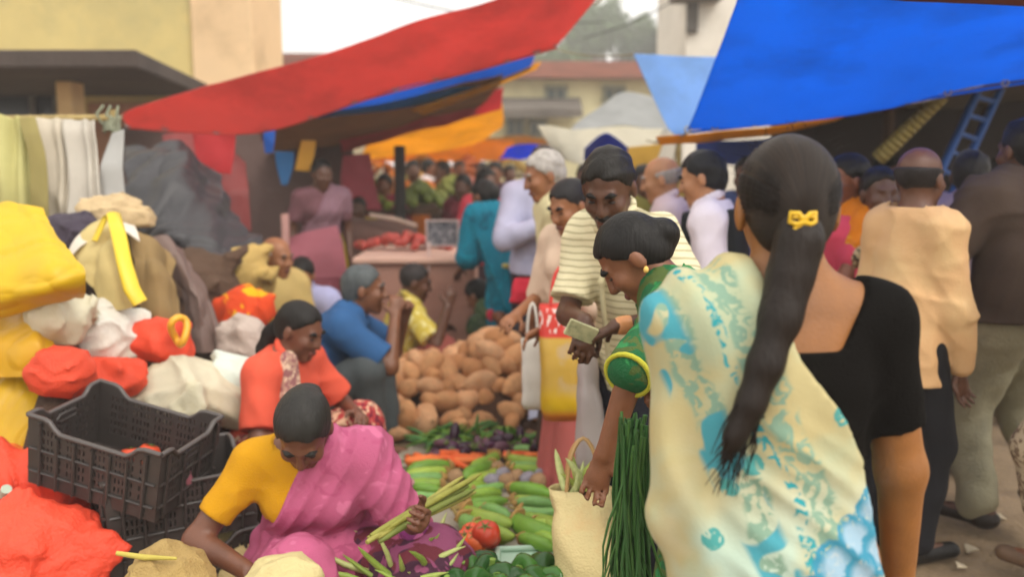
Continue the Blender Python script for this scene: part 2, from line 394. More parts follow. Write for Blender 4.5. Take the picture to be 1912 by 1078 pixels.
def torso(J, g=1.0, fem=False, belly=0):
    s = J.H / 1.6 * g; f, X, u = J.f, J.X, J.u
    pr = [rc(J.P - X * .055 * s, J.P + X * .055 * s, .108 * s, n=J.f0, f=1.12, k=.05),
          rc(J.P, J.waist, .125 * s, .118 * s, n=J.f0, f=1.3, k=.06),
          rc(J.waist, J.chest, .12 * s, .138 * s, n=f, f=1.34, k=.06),
          rc(J.chest, J.NB - u * .05 * s, .135 * s, .105 * s, n=f, f=1.4, k=.06),
          rc(J.S['l'] * .9 + J.S['r'] * .1, J.S['r'] * .9 + J.S['l'] * .1, .052 * s, k=.06),
          rc(J.NB - u * .03 * s, J.S['l'], .036 * s, .044 * s, k=.04), rc(J.NB - u * .03 * s, J.S['r'], .036 * s, .044 * s, k=.04)]
    if fem:
        for sg in (-1, 1): pr.append(el(J.chest + X * sg * .062 * s + f * .075 * s + u * .0, (.058 * s, .055 * s, .06 * s), k=.04))
    if belly: pr.append(el(J.waist + f * .05 * s - u * .02, (.12 * s, .07 * s + belly, .11 * s), k=.06))
    return pr
def limbs(J, g=1.0):
    s = J.H / 1.6 * g; pr = []
    for sd in 'lr':
        pr += [rc(J.S[sd], J.El[sd], .046 * s, .038 * s, k=.03), rc(J.El[sd], J.Wr[sd], .038 * s, .026 * s, k=.02),
               rc(J.Hp[sd], J.Kn[sd], .082 * s, .054 * s, k=.04), rc(J.Kn[sd], J.An[sd], .052 * s, .034 * s, k=.03)]
        ft = J.Fd[sd] if J.Fd[sd] is not None else U((.15 * (-1 if sd == 'l' else 1), 1, 0))
        b = J.An[sd] - np.array((0, 0, .035 * s))
        pr += [rc(J.An[sd] - ft * .03 * s - np.array((0, 0, .02 * s)), b + ft * .15 * s, .033 * s, .024 * s, n=(0, 0, 1), f=1.25, k=.02)]
    return pr
def hand(J, sd, dirv=None, nrm=None, curl=.5, g=1.0, thumb=1.0):
    """palm, four fingers of different lengths bent at the knuckles, and a thumb from the side of the palm"""
    s = J.H / 1.6 * g; w = J.Wr[sd]; fd = U(w - J.El[sd]); d = U(dirv) if dirv is not None else fd
    sg = -1 if sd == 'l' else 1
    n = U(nrm) if nrm is not None else U(np.cross(d, J.f) * sg + 1e-3)     # palm side
    n = U(n - d * (n @ d)); sv = np.cross(d, n)                              # towards the thumb or away
    if sd == 'l': sv = -sv
    pr = [rc(w, w + d * .07 * s, .027 * s, .036 * s, n=n, f=2.1, k=.012)]
    for i, (o, L) in enumerate(((.03, .066), (.0105, .074), (-.0095, .068), (-.028, .052))):
        p = w + d * .086 * s + sv * o * s; a = 0; Ls = [L * .45, L * .32, L * .23]; rr = .0088 * s
        for j, l in enumerate(Ls):
            a += curl * (.75, .85, .5)[j] * (1 + .08 * i)
            q = p + (d * math.cos(a) + n * math.sin(a) + sv * o * .5) * l * s
            pr.append(rc(p, q, rr, rr * .9, k=.003)); p = q; rr *= .9
    t0 = w + d * .022 * s + sv * .024 * s; t1 = t0 + U(d * .6 + sv * .75 + n * .35) * .042 * s
    t2 = t1 + U(d * .85 + sv * .15 + n * (.35 + .5 * curl) * thumb) * .034 * s
    pr += [rc(t0, t1, .013 * s, .0105 * s, k=.008), rc(t1, t2, .0105 * s, .008 * s, k=.003)]
    return pr
def headp(J, fem=False):
    h = J.hs; Rm = J.HR; c = J.HC
    T = lambda x, y, z: c + Rm @ np.array((x, y, z)) * h
    w = .96 if fem else 1.0
    pr = [el(T(0, -.014, .026), np.array((.074, .094, .084)) * h, Rm), el(T(0, .028, -.045), np.array((.058 * w, .06, .072)) * h, Rm, k=.03),
          rc(T(-.012, .068, -.1), T(.012, .068, -.1), .021 * h * w, k=.025),
          rc(T(0, .088, .012), T(0, .107, -.03), .008 * h, .0125 * h, k=.012), rc(T(-.011, .096, -.034), T(.011, .096, -.034), .0085 * h, k=.008),
          rc(T(-.036, .064, -.028), T(-.03, .058, -.05), .026 * h, .022 * h, k=.02), rc(T(.036, .064, -.028), T(.03, .058, -.05), .026 * h, .022 * h, k=.02),
          rc(T(-.034, .078, .022), T(.034, .078, .022), .011 * h, k=.014),
          rc(T(-.017, .085, -.063), T(.017, .085, -.063), .0075 * h, k=.006), rc(T(-.015, .084, -.075), T(.015, .084, -.075), .0085 * h, k=.007),
          rc(J.NB - J.u * .05, T(0, -.022, -.045), .06 * h, .05 * h, k=.03)]
    for sg in (-1, 1):
        pr.append(el(T(sg * .077, -.008, -.012), np.array((.010, .02, .033)) * h, Rm, k=.006))
        pr.append(el(T(sg * .032, .078, .001), np.array((.013, .010, .010)) * h, Rm, k=.004))
    sb = [el(T(sg * .033, .098, .003), np.array((.017, .014, .011)) * h, Rm, k=.012) for sg in (-1, 1)]
    sb.append(rc(T(-.02, .1, -.069), T(.02, .1, -.069), .0045 * h, k=.005))
    return pr, sb, T
def hair(J, style, m, root, vox, seed=3):
    h = J.hs; Rm = J.HR; c = J.HC; T = lambda x, y, z: c + Rm @ np.array((x, y, z)) * h
    loc = lambda X: ((X - c) @ Rm) / h
    th = {'pony': .005, 'short': .007, 'bald_fringe': .007, 'crop': .006}.get(style, .008)
    pr = [el(T(0, -.016, .028), np.array((.074 + th, .094 + th, .084 + th)) * h, Rm)]
    if style not in ('crop', 'bald_fringe'): pr.append(el(T(0, -.05, -.02), np.array((.066, .06, .07)) * h, Rm, k=.02))
    def cut(X):                                                             # the hairline
        q = loc(X); front = np.minimum(.062 + .0 * q[:, 0], .2); line = np.where(q[:, 1] > .0, .03 + (q[:, 1]) * .58 + .006 * np.sin(q[:, 0] * 95 + 1.0), -.045 - .05 * np.clip(-q[:, 1] / .09, 0, 1))
        side = np.clip((np.abs(q[:, 0]) - .045) / .03, 0, 1)
        line = line - .035 * side * (q[:, 1] < .05)
        return (line - q[:, 2]) * h
    cuts = [cut]
    if style == 'bald_fringe':
        cuts.append(lambda X: (loc(X)[:, 2] - .035 + 0.25 * np.clip(loc(X)[:, 1], 0, 1)) * h)
    am = .0022 if style != 'short' else .0045
    if style == 'bun':
        pr.append(el(T(0, -.115, -.02), np.array((.045, .035, .04)) * h, Rm, k=.012))
    if style in ('pony', 'bun', 'braid'):
        pr.append(rc(T(0, -.09, .0), T(0, -.1, -.045), .03 * h, .022 * h, k=.03))
    o = link('hair', surf('hair', pr, min(vox, .008), cuts=cuts, wr=(seed, am, 60., (1, .3, .3))), m, root)
    return o
def tube_hair(name, pts, rs, m, root, vox, seed=5, amp=.004):
    pts = [np.array(p, float) for p in pts]
    pr = [rc(pts[i], pts[i + 1], rs[i], rs[i + 1], k=.045) for i in range(len(pts) - 1)]
    return link(name, surf(name, pr, vox), m, root)
SKIN = {'dark': '5a3826', 'mid': '7d4f34', 'brown': '6b4330', 'tan': '96623f', 'light': 'a87450'}
FACE_EYE = None
def person(label, loc, yaw, H=1.6, sk='mid', g=1.0, fem=False, belly=0, hairdo='short', hcol='16120f', vox=.011, top=None, bottom=None, group=None, hands=None, face=False, brow=None, moust=None, z0=0.0, feet=None, shoes=None, arm=1.0, **pose):
    """top = dict(kind, mat, ...), bottom = dict(kind, mat, ...)"""
    root = empty('person', (loc[0], loc[1], z0), R_(yaw), label, 'person', group)
    Mi = np.array(Matrix.Rotation(-R_(yaw), 3, 'Z'))
    for kk in ('lw', 'rw', 'la', 'ra'):
        if pose.get(kk) is not None and pose[kk][0] == 'px':
            pose[kk] = Mi @ (np.array(P(*pose[kk][1:])) - np.array((loc[0], loc[1], z0)))
    J = joints(H, **pose); J.root = root; J.Mi = Mi; J.loc = np.array((loc[0], loc[1], z0))
    J.world = lambda q: Vector(Mi.T @ np.asarray(q) + J.loc)
    if feet:
        for sd in feet: J.Fd[sd] = U(feet[sd])
    sm = skin(SKIN.get(sk, sk)); hv = (hands or {})
    hp, hsb, T = headp(J, fem); J.T = T
    pr = torso(J, g, fem, belly) + limbs(J, (.5 + .5 * g) * arm) + hp
    for sd in 'lr': pr += hand(J, sd, **hv.get(sd, {}))
    link('body', surf('body', pr, vox, subs=hsb), sm, root)
    if hairdo != 'bald': hair(J, hairdo, hairm(hcol), root, vox, seed=len(label))
    if face:
        h = J.hs
        for sg in (-1, 1):
            link('eye', surf('eye', [el(T(sg * .032, .0815, .0), np.array((.011, .0085, .0045)) * h, J.HR)], .0022), mat('2a1d18', rough=.2, var=.05, kind='eye'), root)
            link('eyebrow', surf('eyebrow', [rc(T(sg * .016, .0885, .021), T(sg * .034, .0865, .027), .0042 * h, .0042 * h), rc(T(sg * .034, .0865, .027), T(sg * .05, .074, .021), .0042 * h, .002 * h)], .0026), hairm(brow or hcol), root)
        link('lips', surf('lips', [rc(T(-.016, .0905, -.064), T(.016, .0905, -.064), .0042 * h), rc(T(-.013, .0905, -.074), T(.013, .0905, -.074), .0048 * h)], .0026), mat('6b3a30', rough=.45, var=.1, kind='lip'), root)
    if moust:
        link('moustache', surf('moustache', [rc(T(-.024, .088, -.056), T(0, .1, -.049), .005 * J.hs, .008 * J.hs), rc(T(.024, .088, -.056), T(0, .1, -.049), .005 * J.hs, .008 * J.hs)], .003, wr=(3, .001, 200.)), hairm(moust), root)
    if top: garment_top(J, root, vox, g, fem, belly, len(label), **top)
    if bottom: garment_bottom(J, root, vox, g, len(label) + 9, **bottom)
    if shoes:
        for sd in 'lr':
            ft = J.Fd[sd] if J.Fd[sd] is not None else U((.15 * (-1 if sd == 'l' else 1), 1, 0)); b = J.An[sd] - np.array((0, 0, .045))
            link('shoe', surf('shoe', [rc(b - ft * .045, b + ft * .17, .038, .034, n=(0, 0, 1), f=1.15), rc(J.An[sd], b - ft * .02, .04, .04, k=.03)], max(vox * .8, .007), cuts=[lambda X, z=J.An[sd][2]: X[:, 2] - z - .012]), mat(shoes, rough=.5, kind='leather'), root)
    return J
def end_cut(q, ax, rad, ln=.11):                                        # trims a sleeve square at q
    def c(X):
        v = X - q; t = v @ ax; r = np.linalg.norm(v - t[:, None] * ax, axis=1)
        return np.where((r < rad) & (t < ln), t, -1.)
    return c
def plane(p, n):
    p = np.asarray(p, float); n = U(n); return lambda X: (X - p) @ n                # removes the side n points to
def garment_top(J, root, vox, g, fem, belly, seed, kind='shirt', m=None, sleeve='short', hem=.12, collar=True, loose=.02, neck=None, amp=.006, open_=None, flare=1.0, extra=(), cuts=(), name=None, placket=None, freq=15.):
    s = J.H / 1.6; u, u0 = J.u, J.u0
    pr = torso(J, g, fem, belly)
    if hem > 0: pr.append(rc(J.waist, J.P - u0 * (hem + .06), .146 * s * g, .168 * s * g * flare, n=J.f0, f=1.22, k=.05))
    for sd in 'lr':
        a, b, c = J.S[sd], J.El[sd], J.Wr[sd]; gs = .5 + .5 * g
        if sleeve == 'short': pr.append(rc(a, a + (b - a) * .82, .05 * s * gs, .052 * s * gs, k=.04))
        elif sleeve == 'blouse': pr.append(rc(a, a + (b - a) * .7, .047 * s * gs, .044 * s * gs, k=.04))
        elif sleeve == 'half': pr += [rc(a, b, .05 * s * gs, .05 * s * gs, k=.04)]
        elif sleeve == 'long': pr += [rc(a, b, .05 * s * gs, .046 * s * gs, k=.04), rc(b, b + (c - b) * .93, .046 * s * gs, .032 * s * gs, k=.02)]
    pr += list(extra)
    cs = [plane(J.P - u0 * hem, -u0) if hem > 0 else (lambda X: np.where(np.abs((X - J.P) @ J.X) < .15 * s * g, -((X - J.waist - u * (-hem)) @ u0), -1.))]
    for sd in 'lr':
        a, b = J.S[sd], J.El[sd]
        if sleeve in ('short', 'blouse'):
            t = .82 if sleeve == 'short' else .7; q = a + (b - a) * t; ax = U(b - a)
            cs.append(end_cut(q, ax, (.058 + loose) * s * max(1, g)))
    cs.append(lambda X: np.where(np.linalg.norm(X - J.NB, axis=1) < .10, (X - J.NB) @ u - .02, -1.))
    subs = [el(J.NB + J.f * .025 + u * .01, (.058, .064, .05), k=.008)] if neck is None else list(neck)
    cs += list(cuts)
    o = link(name or kind, surf(name or kind, pr, vox, off=loose, cuts=cs, subs=subs, wr=(seed, amp, freq, (1, 1, .5)), crease=(seed, amp * 1.25, 19.)), m, root)
    if collar:
        pts = []
        cc = J.NB + u * .012 + J.f * .012
        for i in range(15):
            a = -math.pi * .5 + .35 + (2 * math.pi - .7) * i / 14
            pts.append(cc + J.X * math.cos(a + math.pi) * .066 * s * 1.05 + J.f * -math.sin(a + math.pi) * .064 * s + u * (.012 - .025 * (-math.sin(a + math.pi))))
        cp = [rc(pts[i], pts[i + 1], .011, n=u, f=.55, k=.008) for i in range(14)]
        link('collar', surf('collar', cp, min(vox, .008)), m, root)
    return o
def garment_bottom(J, root, vox, g, seed, kind='trousers', m=None, loose=.02, amp=.006, z0=.05, wide=1.0, name=None, r1=.24, freq=13.):
    s = J.H / 1.6; nm = name or kind
    if kind == 'trousers':
        pr = [rc(J.P - J.X * .05 * s, J.P + J.X * .05 * s, .104 * s * g, n=J.f0, f=1.15, k=.04), rc(J.P, J.P + J.u0 * .08, .116 * s * g, n=J.f0, f=1.27, k=.04)]
        for sd in 'lr':
            e = J.An[sd] + U(J.Kn[sd] - J.An[sd]) * .02
            pr += [rc(J.Hp[sd], J.Kn[sd], .078 * s * g * wide, .062 * s * wide, k=.03), rc(J.Kn[sd], e, .058 * s * wide, .05 * s * wide, k=.02)]
        cs = [lambda X: np.where(np.linalg.norm(X - J.P - J.u0 * .12, axis=1) < .19 * s * g, (X - J.P - J.u0 * .075) @ J.u0, -1.), lambda X: z0 - X[:, 2]]
        return link(nm, surf(nm, pr, vox, off=loose, cuts=cs, wr=(seed, amp, freq, (1, 1, 1))), m, root)
    if kind == 'skirt':                                                     # a cloth wrapped round hips and falling to the feet
        c0 = J.waist; mid = (J.An['l'] + J.An['r']) * .5; mid = np.array((mid[0], mid[1] + .02, 0))
        pr = [rc(c0, J.P, .13 * s * g, .15 * s * g, n=J.f0, f=1.2, k=.04), rc(J.P, mid, .15 * s * g, r1 * s, n=(0, 1, 0), f=1.15, k=.05)]
        def pl(X):
            a = np.arctan2(X[:, 1] - mid[1] * .5, X[:, 0]); t = np.clip((c0[2] - X[:, 2]) / .8, 0, 1)
            return t * .010 * (np.abs(np.sin(a * 7 + 1.3 * np.sin(a * 3 + seed) + X[:, 2])) ** .7 - .5) * 2
        return link(nm, surf(nm, pr, vox, off=loose * .5, cuts=[plane(c0 + J.u0 * .05, J.u0), lambda X: z0 - X[:, 2]], wr=(seed, amp * .5, 9., (1, 1, .3)), fn=pl), m, root)
    if kind == 'lap':                                                       # cloth over seated, folded legs
        cre = (seed, .007, 22.)
        pr = [rc(J.P - J.X * .06 * s, J.P + J.X * .06 * s, .125 * s * g, n=J.f0, f=1.05, k=.06), rc(J.P, J.waist, .13 * s * g, .125 * s * g, n=J.f0, f=1.25, k=.06)]
        for sd in 'lr': pr += [rc(J.Hp[sd], J.Kn[sd], .095 * s * g * wide, .075 * s * wide, k=.06), rc(J.Kn[sd], J.An[sd], .07 * s * wide, .06 * s * wide, k=.06)]
        if wide > 1.05: pr += [rc((J.Kn['l'] + J.Hp['l']) / 2, (J.Kn['r'] + J.Hp['r']) / 2, .06, k=.08)]
        return link(nm, surf(nm, pr, vox, off=loose, cuts=[lambda X: np.where(np.linalg.norm(X - J.waist - J.u0 * .08, axis=1) < .19 * s * g, (X - J.waist - J.u0 * .02) @ J.u0, -1.), lambda X: z0 - X[:, 2]], wr=(seed, amp, freq, (1, 1, 1)), crease=cre), m, root)
def sari_wrap(J, root, vox, g, m, seed=4, loose=.022, shoulder='l', a0=.02, a1=.16, amp=.007, tail=.5, fem=True, extra=(), name='sari_pallu', tailside=-1, cuts=(), freq=14.):
    """the end of a sari: round the waist, across the chest, over one shoulder and down the back"""
    s = J.H / 1.6; sg = -1 if shoulder == 'l' else 1; u, X_, f = J.u, J.X, J.f
    pr = torso(J, g, fem)
    pr.append(rc(J.S[shoulder], J.S[shoulder] + (J.El[shoulder] - J.S[shoulder]) * .35, .05 * s, .05 * s, k=.04))
    if tail: pr.append(rc(J.S[shoulder] - f * .05 * s, J.P + X_ * sg * .05 - f * .12 * s - J.u0 * tail * .3, .055 * s, .09 * s, n=f, f=3.0, k=.05))
    pr += list(extra)
    def diag(X):
        q = X - J.NB; x = q @ X_ * sg; z = q @ u; b = q @ f
        # covered side: towards the shoulder; the free edge runs from the neck to the other hip
        return (a0 * s - (x + a1 / .5 * 0 + (-z - .0) * (a1 / .3))) * .9
    cs = [diag] + list(cuts) + [lambda X: np.where(np.linalg.norm(X - (J.NB + u * .03), axis=1) < .075 * s, .075 * s - np.linalg.norm(X - (J.NB + u * .03), axis=1), -1)]
    ge = X_ * sg - u * (a1 / .3); ge = ge / np.linalg.norm(ge)
    def pleats(X):                                                          # folds running along the drape
        q = (X - J.NB) @ ge; l = (X - J.NB) @ np.cross(ge, f)
        return .008 * ((1 - np.abs(np.sin(q * 62 + 1.2 * np.sin(l * 9 + seed) + .7 * np.sin(q * 23)))) ** 1.5 - .35)
    return link(name, surf(name, pr, vox, off=loose, cuts=cs, wr=(seed, amp * .7, freq, (1, 1, .35)), fn=pleats), m, root)
# ------------------------------------------------------------------ setting
def pw(x0, y0, x1, y1, d):
    """world x/z span of a photo rectangle standing at distance d"""
    a, b = P(x0, y0, d), P(x1, y1, d); return a.x, b.z, b.x, a.z
g = MB(); N = 60
gv = []
for j in range(N + 1):
    for i in range(N + 1):
        y = -3 + 16 * (j / N); x = -7 + 14 * (i / N)
        gv.append((x, y, .008 * math.sin(x * 3.1 + 1.3 * math.sin(y * 2)) * math.sin(y * 2.3) - .008))
g.add(gv, [(j * (N + 1) + i, j * (N + 1) + i + 1, (j + 1) * (N + 1) + i + 1, (j + 1) * (N + 1) + i) for j in range(N) for i in range(N)], True)
o = len(g.v); B = [(-7, -3), (7, -3), (7, 13), (-7, 13)]
far = [(-900, -900), (900, -900), (900, 900), (-900, 900)]
g.v += [(x, y, -.016) for x, y in B] + [(x, y, -.016) for x, y in far]
for i in range(4): g.f.append([o + i, o + 4 + i, o + 4 + (i + 1) % 4, o + (i + 1) % 4]); g.sm.append(False)
tag(g.build('ground', mat('8a755a', rough=.9, var=.3, scale=2.2, bump=.5, bscale=45, kind='dusty_concrete', dirt=('4b3a2b', .6, 3.5))), kind='structure')

# yellow building at the left with its concrete canopy
yb = empty('building', (P(200, 300, 10).x, 10.6, 0), 0, 'pale yellow plastered building with a dark concrete canopy behind the hanging cloths', 'building')
def sub(mb, name, m, par, bevel=0):
    o = mb.build(name, m, par, bevel); o.matrix_parent_inverse = Matrix.Translation(-Vector(par.location)); return o
ymat = mat('d2bd7c', rough=.9, var=.14, scale=1.1, bump=.25, bscale=30, kind='plaster', dirt=('97936c', .8, .7))
x1 = P(362, 100, 10).x; x2 = P(476, 100, 10).x
m = MB(); m.box(((-13 + x1) / 2, 10.6, 3.6), (x1 + 13, 1.2, 7.2)); sub(m, 'wall', ymat, yb)
m = MB(); m.box(((x1 + x2) / 2 + .0, 10.58, 3.6), (x2 - x1, 1.3, 7.2)); sub(m, 'pilaster', mat('dcbc92', rough=.9, var=.12, scale=1.2, bump=.2, kind='plaster', dirt=('a08560', .8, .9)), yb, .02)
c = [P(-420, 76, 7.0), P(255, 101, 7.0), P(388, 160, 9.97), P(-420, 160, 9.97)]; zc = 2.30
m = MB(); V = [(p.x, p.y, zc) for p in c] + [(p.x, p.y, zc - .13) for p in c]
m.add(V, [(0, 1, 2, 3), (7, 6, 5, 4), (0, 4, 5, 1), (1, 5, 6, 2), (2, 6, 7, 3), (3, 7, 4, 0)])
cano = sub(m, 'canopy', mat('4a403b', rough=.95, var=.3, scale=2, bump=.4, bscale=20, kind='weathered_concrete', dirt=('3a302b', .8, 1.8)), yb, .01)
a = pw(112, 110, 154, 290, 8.2); m = MB(); m.box(((a[0] + a[2]) / 2, 8.2, 1.08), (a[2] - a[0], .24, 2.17)); sub(m, 'column', mat('e0c08a', rough=.85, var=.1, kind='plaster', scale=3), yb, .012)
a = pw(-300, 135, 112, 225, 9.9); m = MB()
for (u0, v0, u1, v1) in ((0, 0, 1, .06), (0, .94, 1, 1), (0, 0, .03, 1), (.97, 0, 1, 1), (.0, .68, 1, .73), (.33, .05, .36, .95), (.64, .05, .67, .95), (.86, .05, .885, .95)):
    m.box((a[0] + (a[2] - a[0]) * (u0 + u1) / 2, 9.94, a[1] + (a[3] - a[1]) * (v0 + v1) / 2), ((a[2] - a[0]) * (u1 - u0), .07, (a[3] - a[1]) * (v1 - v0)))
wf = sub(m, 'window_frame', mat('6d6a66', rough=.7, kind='painted_wood'), yb)
m = MB(); m.box(((a[0] + a[2]) / 2, 9.985, (a[1] + a[3]) / 2), (a[2] - a[0], .012, a[3] - a[1])); pn = sub(m, 'pane', mat('1d1c1e', rough=.15, var=.1, kind='glass', bump=0), yb)
a = pw(156, 130, 300, 300, 9.9); m = MB(); m.box(((a[0] + a[2]) / 2, 9.97, 1.05), (a[2] - a[0], .05, 2.1)); sub(m, 'wall_panel', mat('a87a5c', rough=.9, var=.2, scale=2, kind='plaster'), yb)

# far buildings
def house(name, label, d, wx0, wx1, wy_top, ridge_y, eave, wins, wallm, roofm, depth=6, canopy=None):
    c0, c1 = P(wx0, 300, d).x, P(wx1, 300, d).x; zt = P(900, wy_top, d).z
    hs_ = empty(name, ((c0 + c1) / 2, d + depth / 2, 0), 0, label, 'building')
    m = MB(); m.box(((c0 + c1) / 2, d + depth / 2, zt / 2), (c1 - c0, depth, zt)); sub(m, 'wall', wallm, hs_)
    zr = P(900, ridge_y, d + depth / 2).z; e = .5; m = MB(); y0, y1, ym = d - e, d + depth + e, d + depth / 2; X0, X1 = c0 - e, c1 + e
    # tiled roof: courses of tiles laid as overlapping ridges
    nt_ = 18
    for s_, ya in ((0, y0), (1, y1)):
        for i in range(nt_):
            f0, f1 = i / nt_, (i + 1) / nt_; yy0, yy1 = ya + (ym - ya) * f0, ya + (ym - ya) * f1; z0_, z1_ = zt + (zr - zt) * f0, zt + (zr - zt) * f1
            m.add([(X0, yy0, z0_ + .07), (X1, yy0, z0_ + .07), (X1, yy1, z1_ + .03), (X0, yy1, z1_ + .03), (X0, yy0, z0_), (X1, yy0, z0_)], [(0, 1, 2, 3), (4, 5, 1, 0)])
    m.add([(X0, y0, zt), (X0, y1, zt), (X0, ym, zr), (X1, y0, zt), (X1, y1, zt), (X1, ym, zr)], [(0, 2, 1), (3, 4, 5), (0, 1, 4, 3)])
    sub(m, 'roof', roofm, hs_)
    for (wx, wy, ww, wh) in wins:
        a = pw(wx - ww / 2, wy - wh / 2, wx + ww / 2, wy + wh / 2, d); m = MB(); t = .09
        cx, cz, w_, h_ = (a[0] + a[2]) / 2, (a[1] + a[3]) / 2, a[2] - a[0], a[3] - a[1]
        for q in ((cx, a[3], w_ + t * 2, t), (cx, a[1], w_ + t * 2.6, t * 1.3), (a[0] - t / 2, cz, t, h_), (a[2] + t / 2, cz, t, h_), (cx, cz, t * .6, h_)): m.box((q[0], d - .04, q[1]), (q[2], .12, q[3]))
        f = sub(m, 'window', mat('8b8a72', rough=.7, kind='painted_wood'), hs_)
        m = MB(); m.box((cx, d - .012, cz), (w_, .02, h_)); pn = m.build('pane', mat('3c4f52', rough=.2, bump=0, kind='glass'), f)
    if canopy:
        a = pw(canopy[0], canopy[1], canopy[2], canopy[3], d - .5); m = MB(); zc_ = a[3]
        m.add([(a[0], d, zc_ + .25), (a[2], d, zc_ + .25), (a[2], d - 1.0, zc_ - .1), (a[0], d - 1.0, zc_ - .1), (a[0], d, zc_), (a[2], d, zc_), (a[2], d - 1.0, zc_ - .3), (a[0], d - 1.0, zc_ - .3)],
              [(3, 2, 1, 0), (4, 5, 6, 7), (7, 6, 2, 3), (0, 4, 7, 3), (1, 2, 6, 5)]); sub(m, 'awning', mat('6f675f', rough=.9, kind='asbestos_sheet', dirt=('433b36', .7, 1.2)), hs_)
    return hs_
tile = mat('8d5c4c', rough=.9, var=.3, scale=1.5, bump=.5, bscale=14, kind='roof_tile', dirt=('54403a', .7, 1.1))
house('building', 'cream two storey building with a red tiled roof beyond the yellow tarps', 24, 905, 1330, 148, 117, .5,
      [(1038, 180, 30, 34), (1146, 176, 30, 26), (962, 238, 24, 36), (1004, 240, 22, 30), (1240, 180, 26, 30)], mat('e4dcb0', rough=.9, var=.12, scale=.5, kind='plaster', dirt=('98906a', .5, .8)), tile, canopy=(925, 198, 1085, 216))
house('building', 'low beige building with a brown tiled roof between yellow wall and red tarp', 20, 455, 640, 128, 103, .5, [(560, 175, 30, 30)], mat('bfae8c', rough=.9, var=.12, scale=.5, kind='plaster'), tile)
wb = empty('building', (P(1390, 60, 15).x, 16.5, 0), 0, 'tall whitewashed building rising behind the light blue tarp', 'building')
a0, a1 = P(1283, 0, 15).x, P(1560, 0, 15).x
m = MB(); m.box(((a0 + a1) / 2, 16.5, 3.6), (a1 - a0, 3, 7.2)); sub(m, 'wall', mat('e0dace', rough=.9, var=.08, scale=.8, kind='plaster', dirt=('a79e8c', .5, .9)), wb)
a = pw(1286, -120, 1302, 62, 14.95); m = MB(); m.box(((a[0] + a[2]) / 2, 14.94, (a[1] + a[3]) / 2), (a[2] - a[0], .12, a[3] - a[1])); sub(m, 'drainpipe', mat('55504a', rough=.8, kind='cast_iron'), wb, .02)
a = pw(1255, -14, 1345, 4, 14.8); m = MB(); m.box(((a[0] + a[2]) / 2, 14.85, (a[1] + a[3]) / 2), (a[2] - a[0], .5, .1)); sub(m, 'ledge', mat('6d665c', rough=.9, kind='concrete'), wb)

# trees beyond the roofs
def tree(label, x, d, ztop, zbase, rad, n, seed, leafc):
    r = random.Random(seed); X = P(x, 100, d).x; root = empty('tree', (X, d, 0), 0, label, 'tree')
    m = MB(); hz = zbase
    m.tube([(0, 0, 0), (.1, 0, hz * .5), (0, .1, hz * .9)], [.45, .34, .26], 10)
    for i in range(9):
        a = r.uniform(0, 6.28); q = r.uniform(.5, .95)
        m.tube([(0, .05, hz * .8), (math.cos(a) * rad * .3, math.sin(a) * rad * .3, hz + (ztop - hz) * .3 * q), (math.cos(a) * rad * .75, math.sin(a) * rad * .75, hz + (ztop - hz) * .7 * q)], [.2, .12, .03], 7)
    m.build('trunk', mat('4a3d31', rough=.95, bump=.6, kind='bark'), root)
    V = []; Fs = []; cl = []
    for i in range(34):
        a = r.uniform(0, 6.28); el_ = r.uniform(-.35, 1); q = r.uniform(.45, 1.0)
        cl.append((math.cos(a) * rad * q * math.sqrt(max(0, 1 - el_ * el_)) , math.sin(a) * rad * q * .8, hz + (ztop - hz) * (.42 + .5 * el_ * q), rad * r.uniform(.2, .36)))
    for i in range(n):
        c = r.choice(cl); v = Vector((r.gauss(0, 1), r.gauss(0, 1), r.gauss(0, .7))).normalized() * c[3] * r.uniform(.55, 1.05)
        p = Vector(c[:3]) + v; s_ = r.uniform(.12, .26); Rm = Euler((r.uniform(0, 3), r.uniform(0, 3), r.uniform(0, 6))).to_matrix()
        b = len(V); V += [p + Rm @ Vector(q) * s_ for q in ((-1, 0, 0), (0, -.5, .1), (1, 0, 0), (0, .5, .1))]; Fs.append((b, b + 1, b + 2, b + 3))
    m = MB(); m.add(V, Fs); m.build('crown', mat(leafc, rough=.6, var=.4, scale=1.2, bump=0, kind='foliage', trans=.25), root)
tree('tall broad rain tree with grey green crown behind the red tiled roof', 1130, 62, P(1130, 4, 62).z, P(1130, 135, 62).z, 3.6, 7000, 3, '56703f')
tree('lower dark green tree crown beside the whitewashed building', 1228, 55, P(1228, 58, 55).z, P(1228, 150, 55).z, 2.2, 3200, 8, '445c38')
tree('small pale green tree showing just above the roof ridge under the red tarp', 1045, 50, P(1045, 84, 50).z, P(1045, 165, 50).z, 1.8, 2400, 11, '647a48')
# overhead cables
for lab, a, b, sag in (('sagging black cable crossing the sky above the red tarp', P(560, -60, 13), P(1130, 40, 17), .25), ('thin black cable running from the tree to the whitewashed building', P(1090, 70, 17), P(1290, -20, 14.9), .1)):
    m = MB(); m.tube([a.lerp(b, t / 16) - Vector((0, 0, sag * 4 * t / 16 * (1 - t / 16))) for t in range(17)], .011, 6)
    tag(m.build('overhead_cable', mat('2a2a2c', rough=.6, kind='rubber')), lab, 'cable')

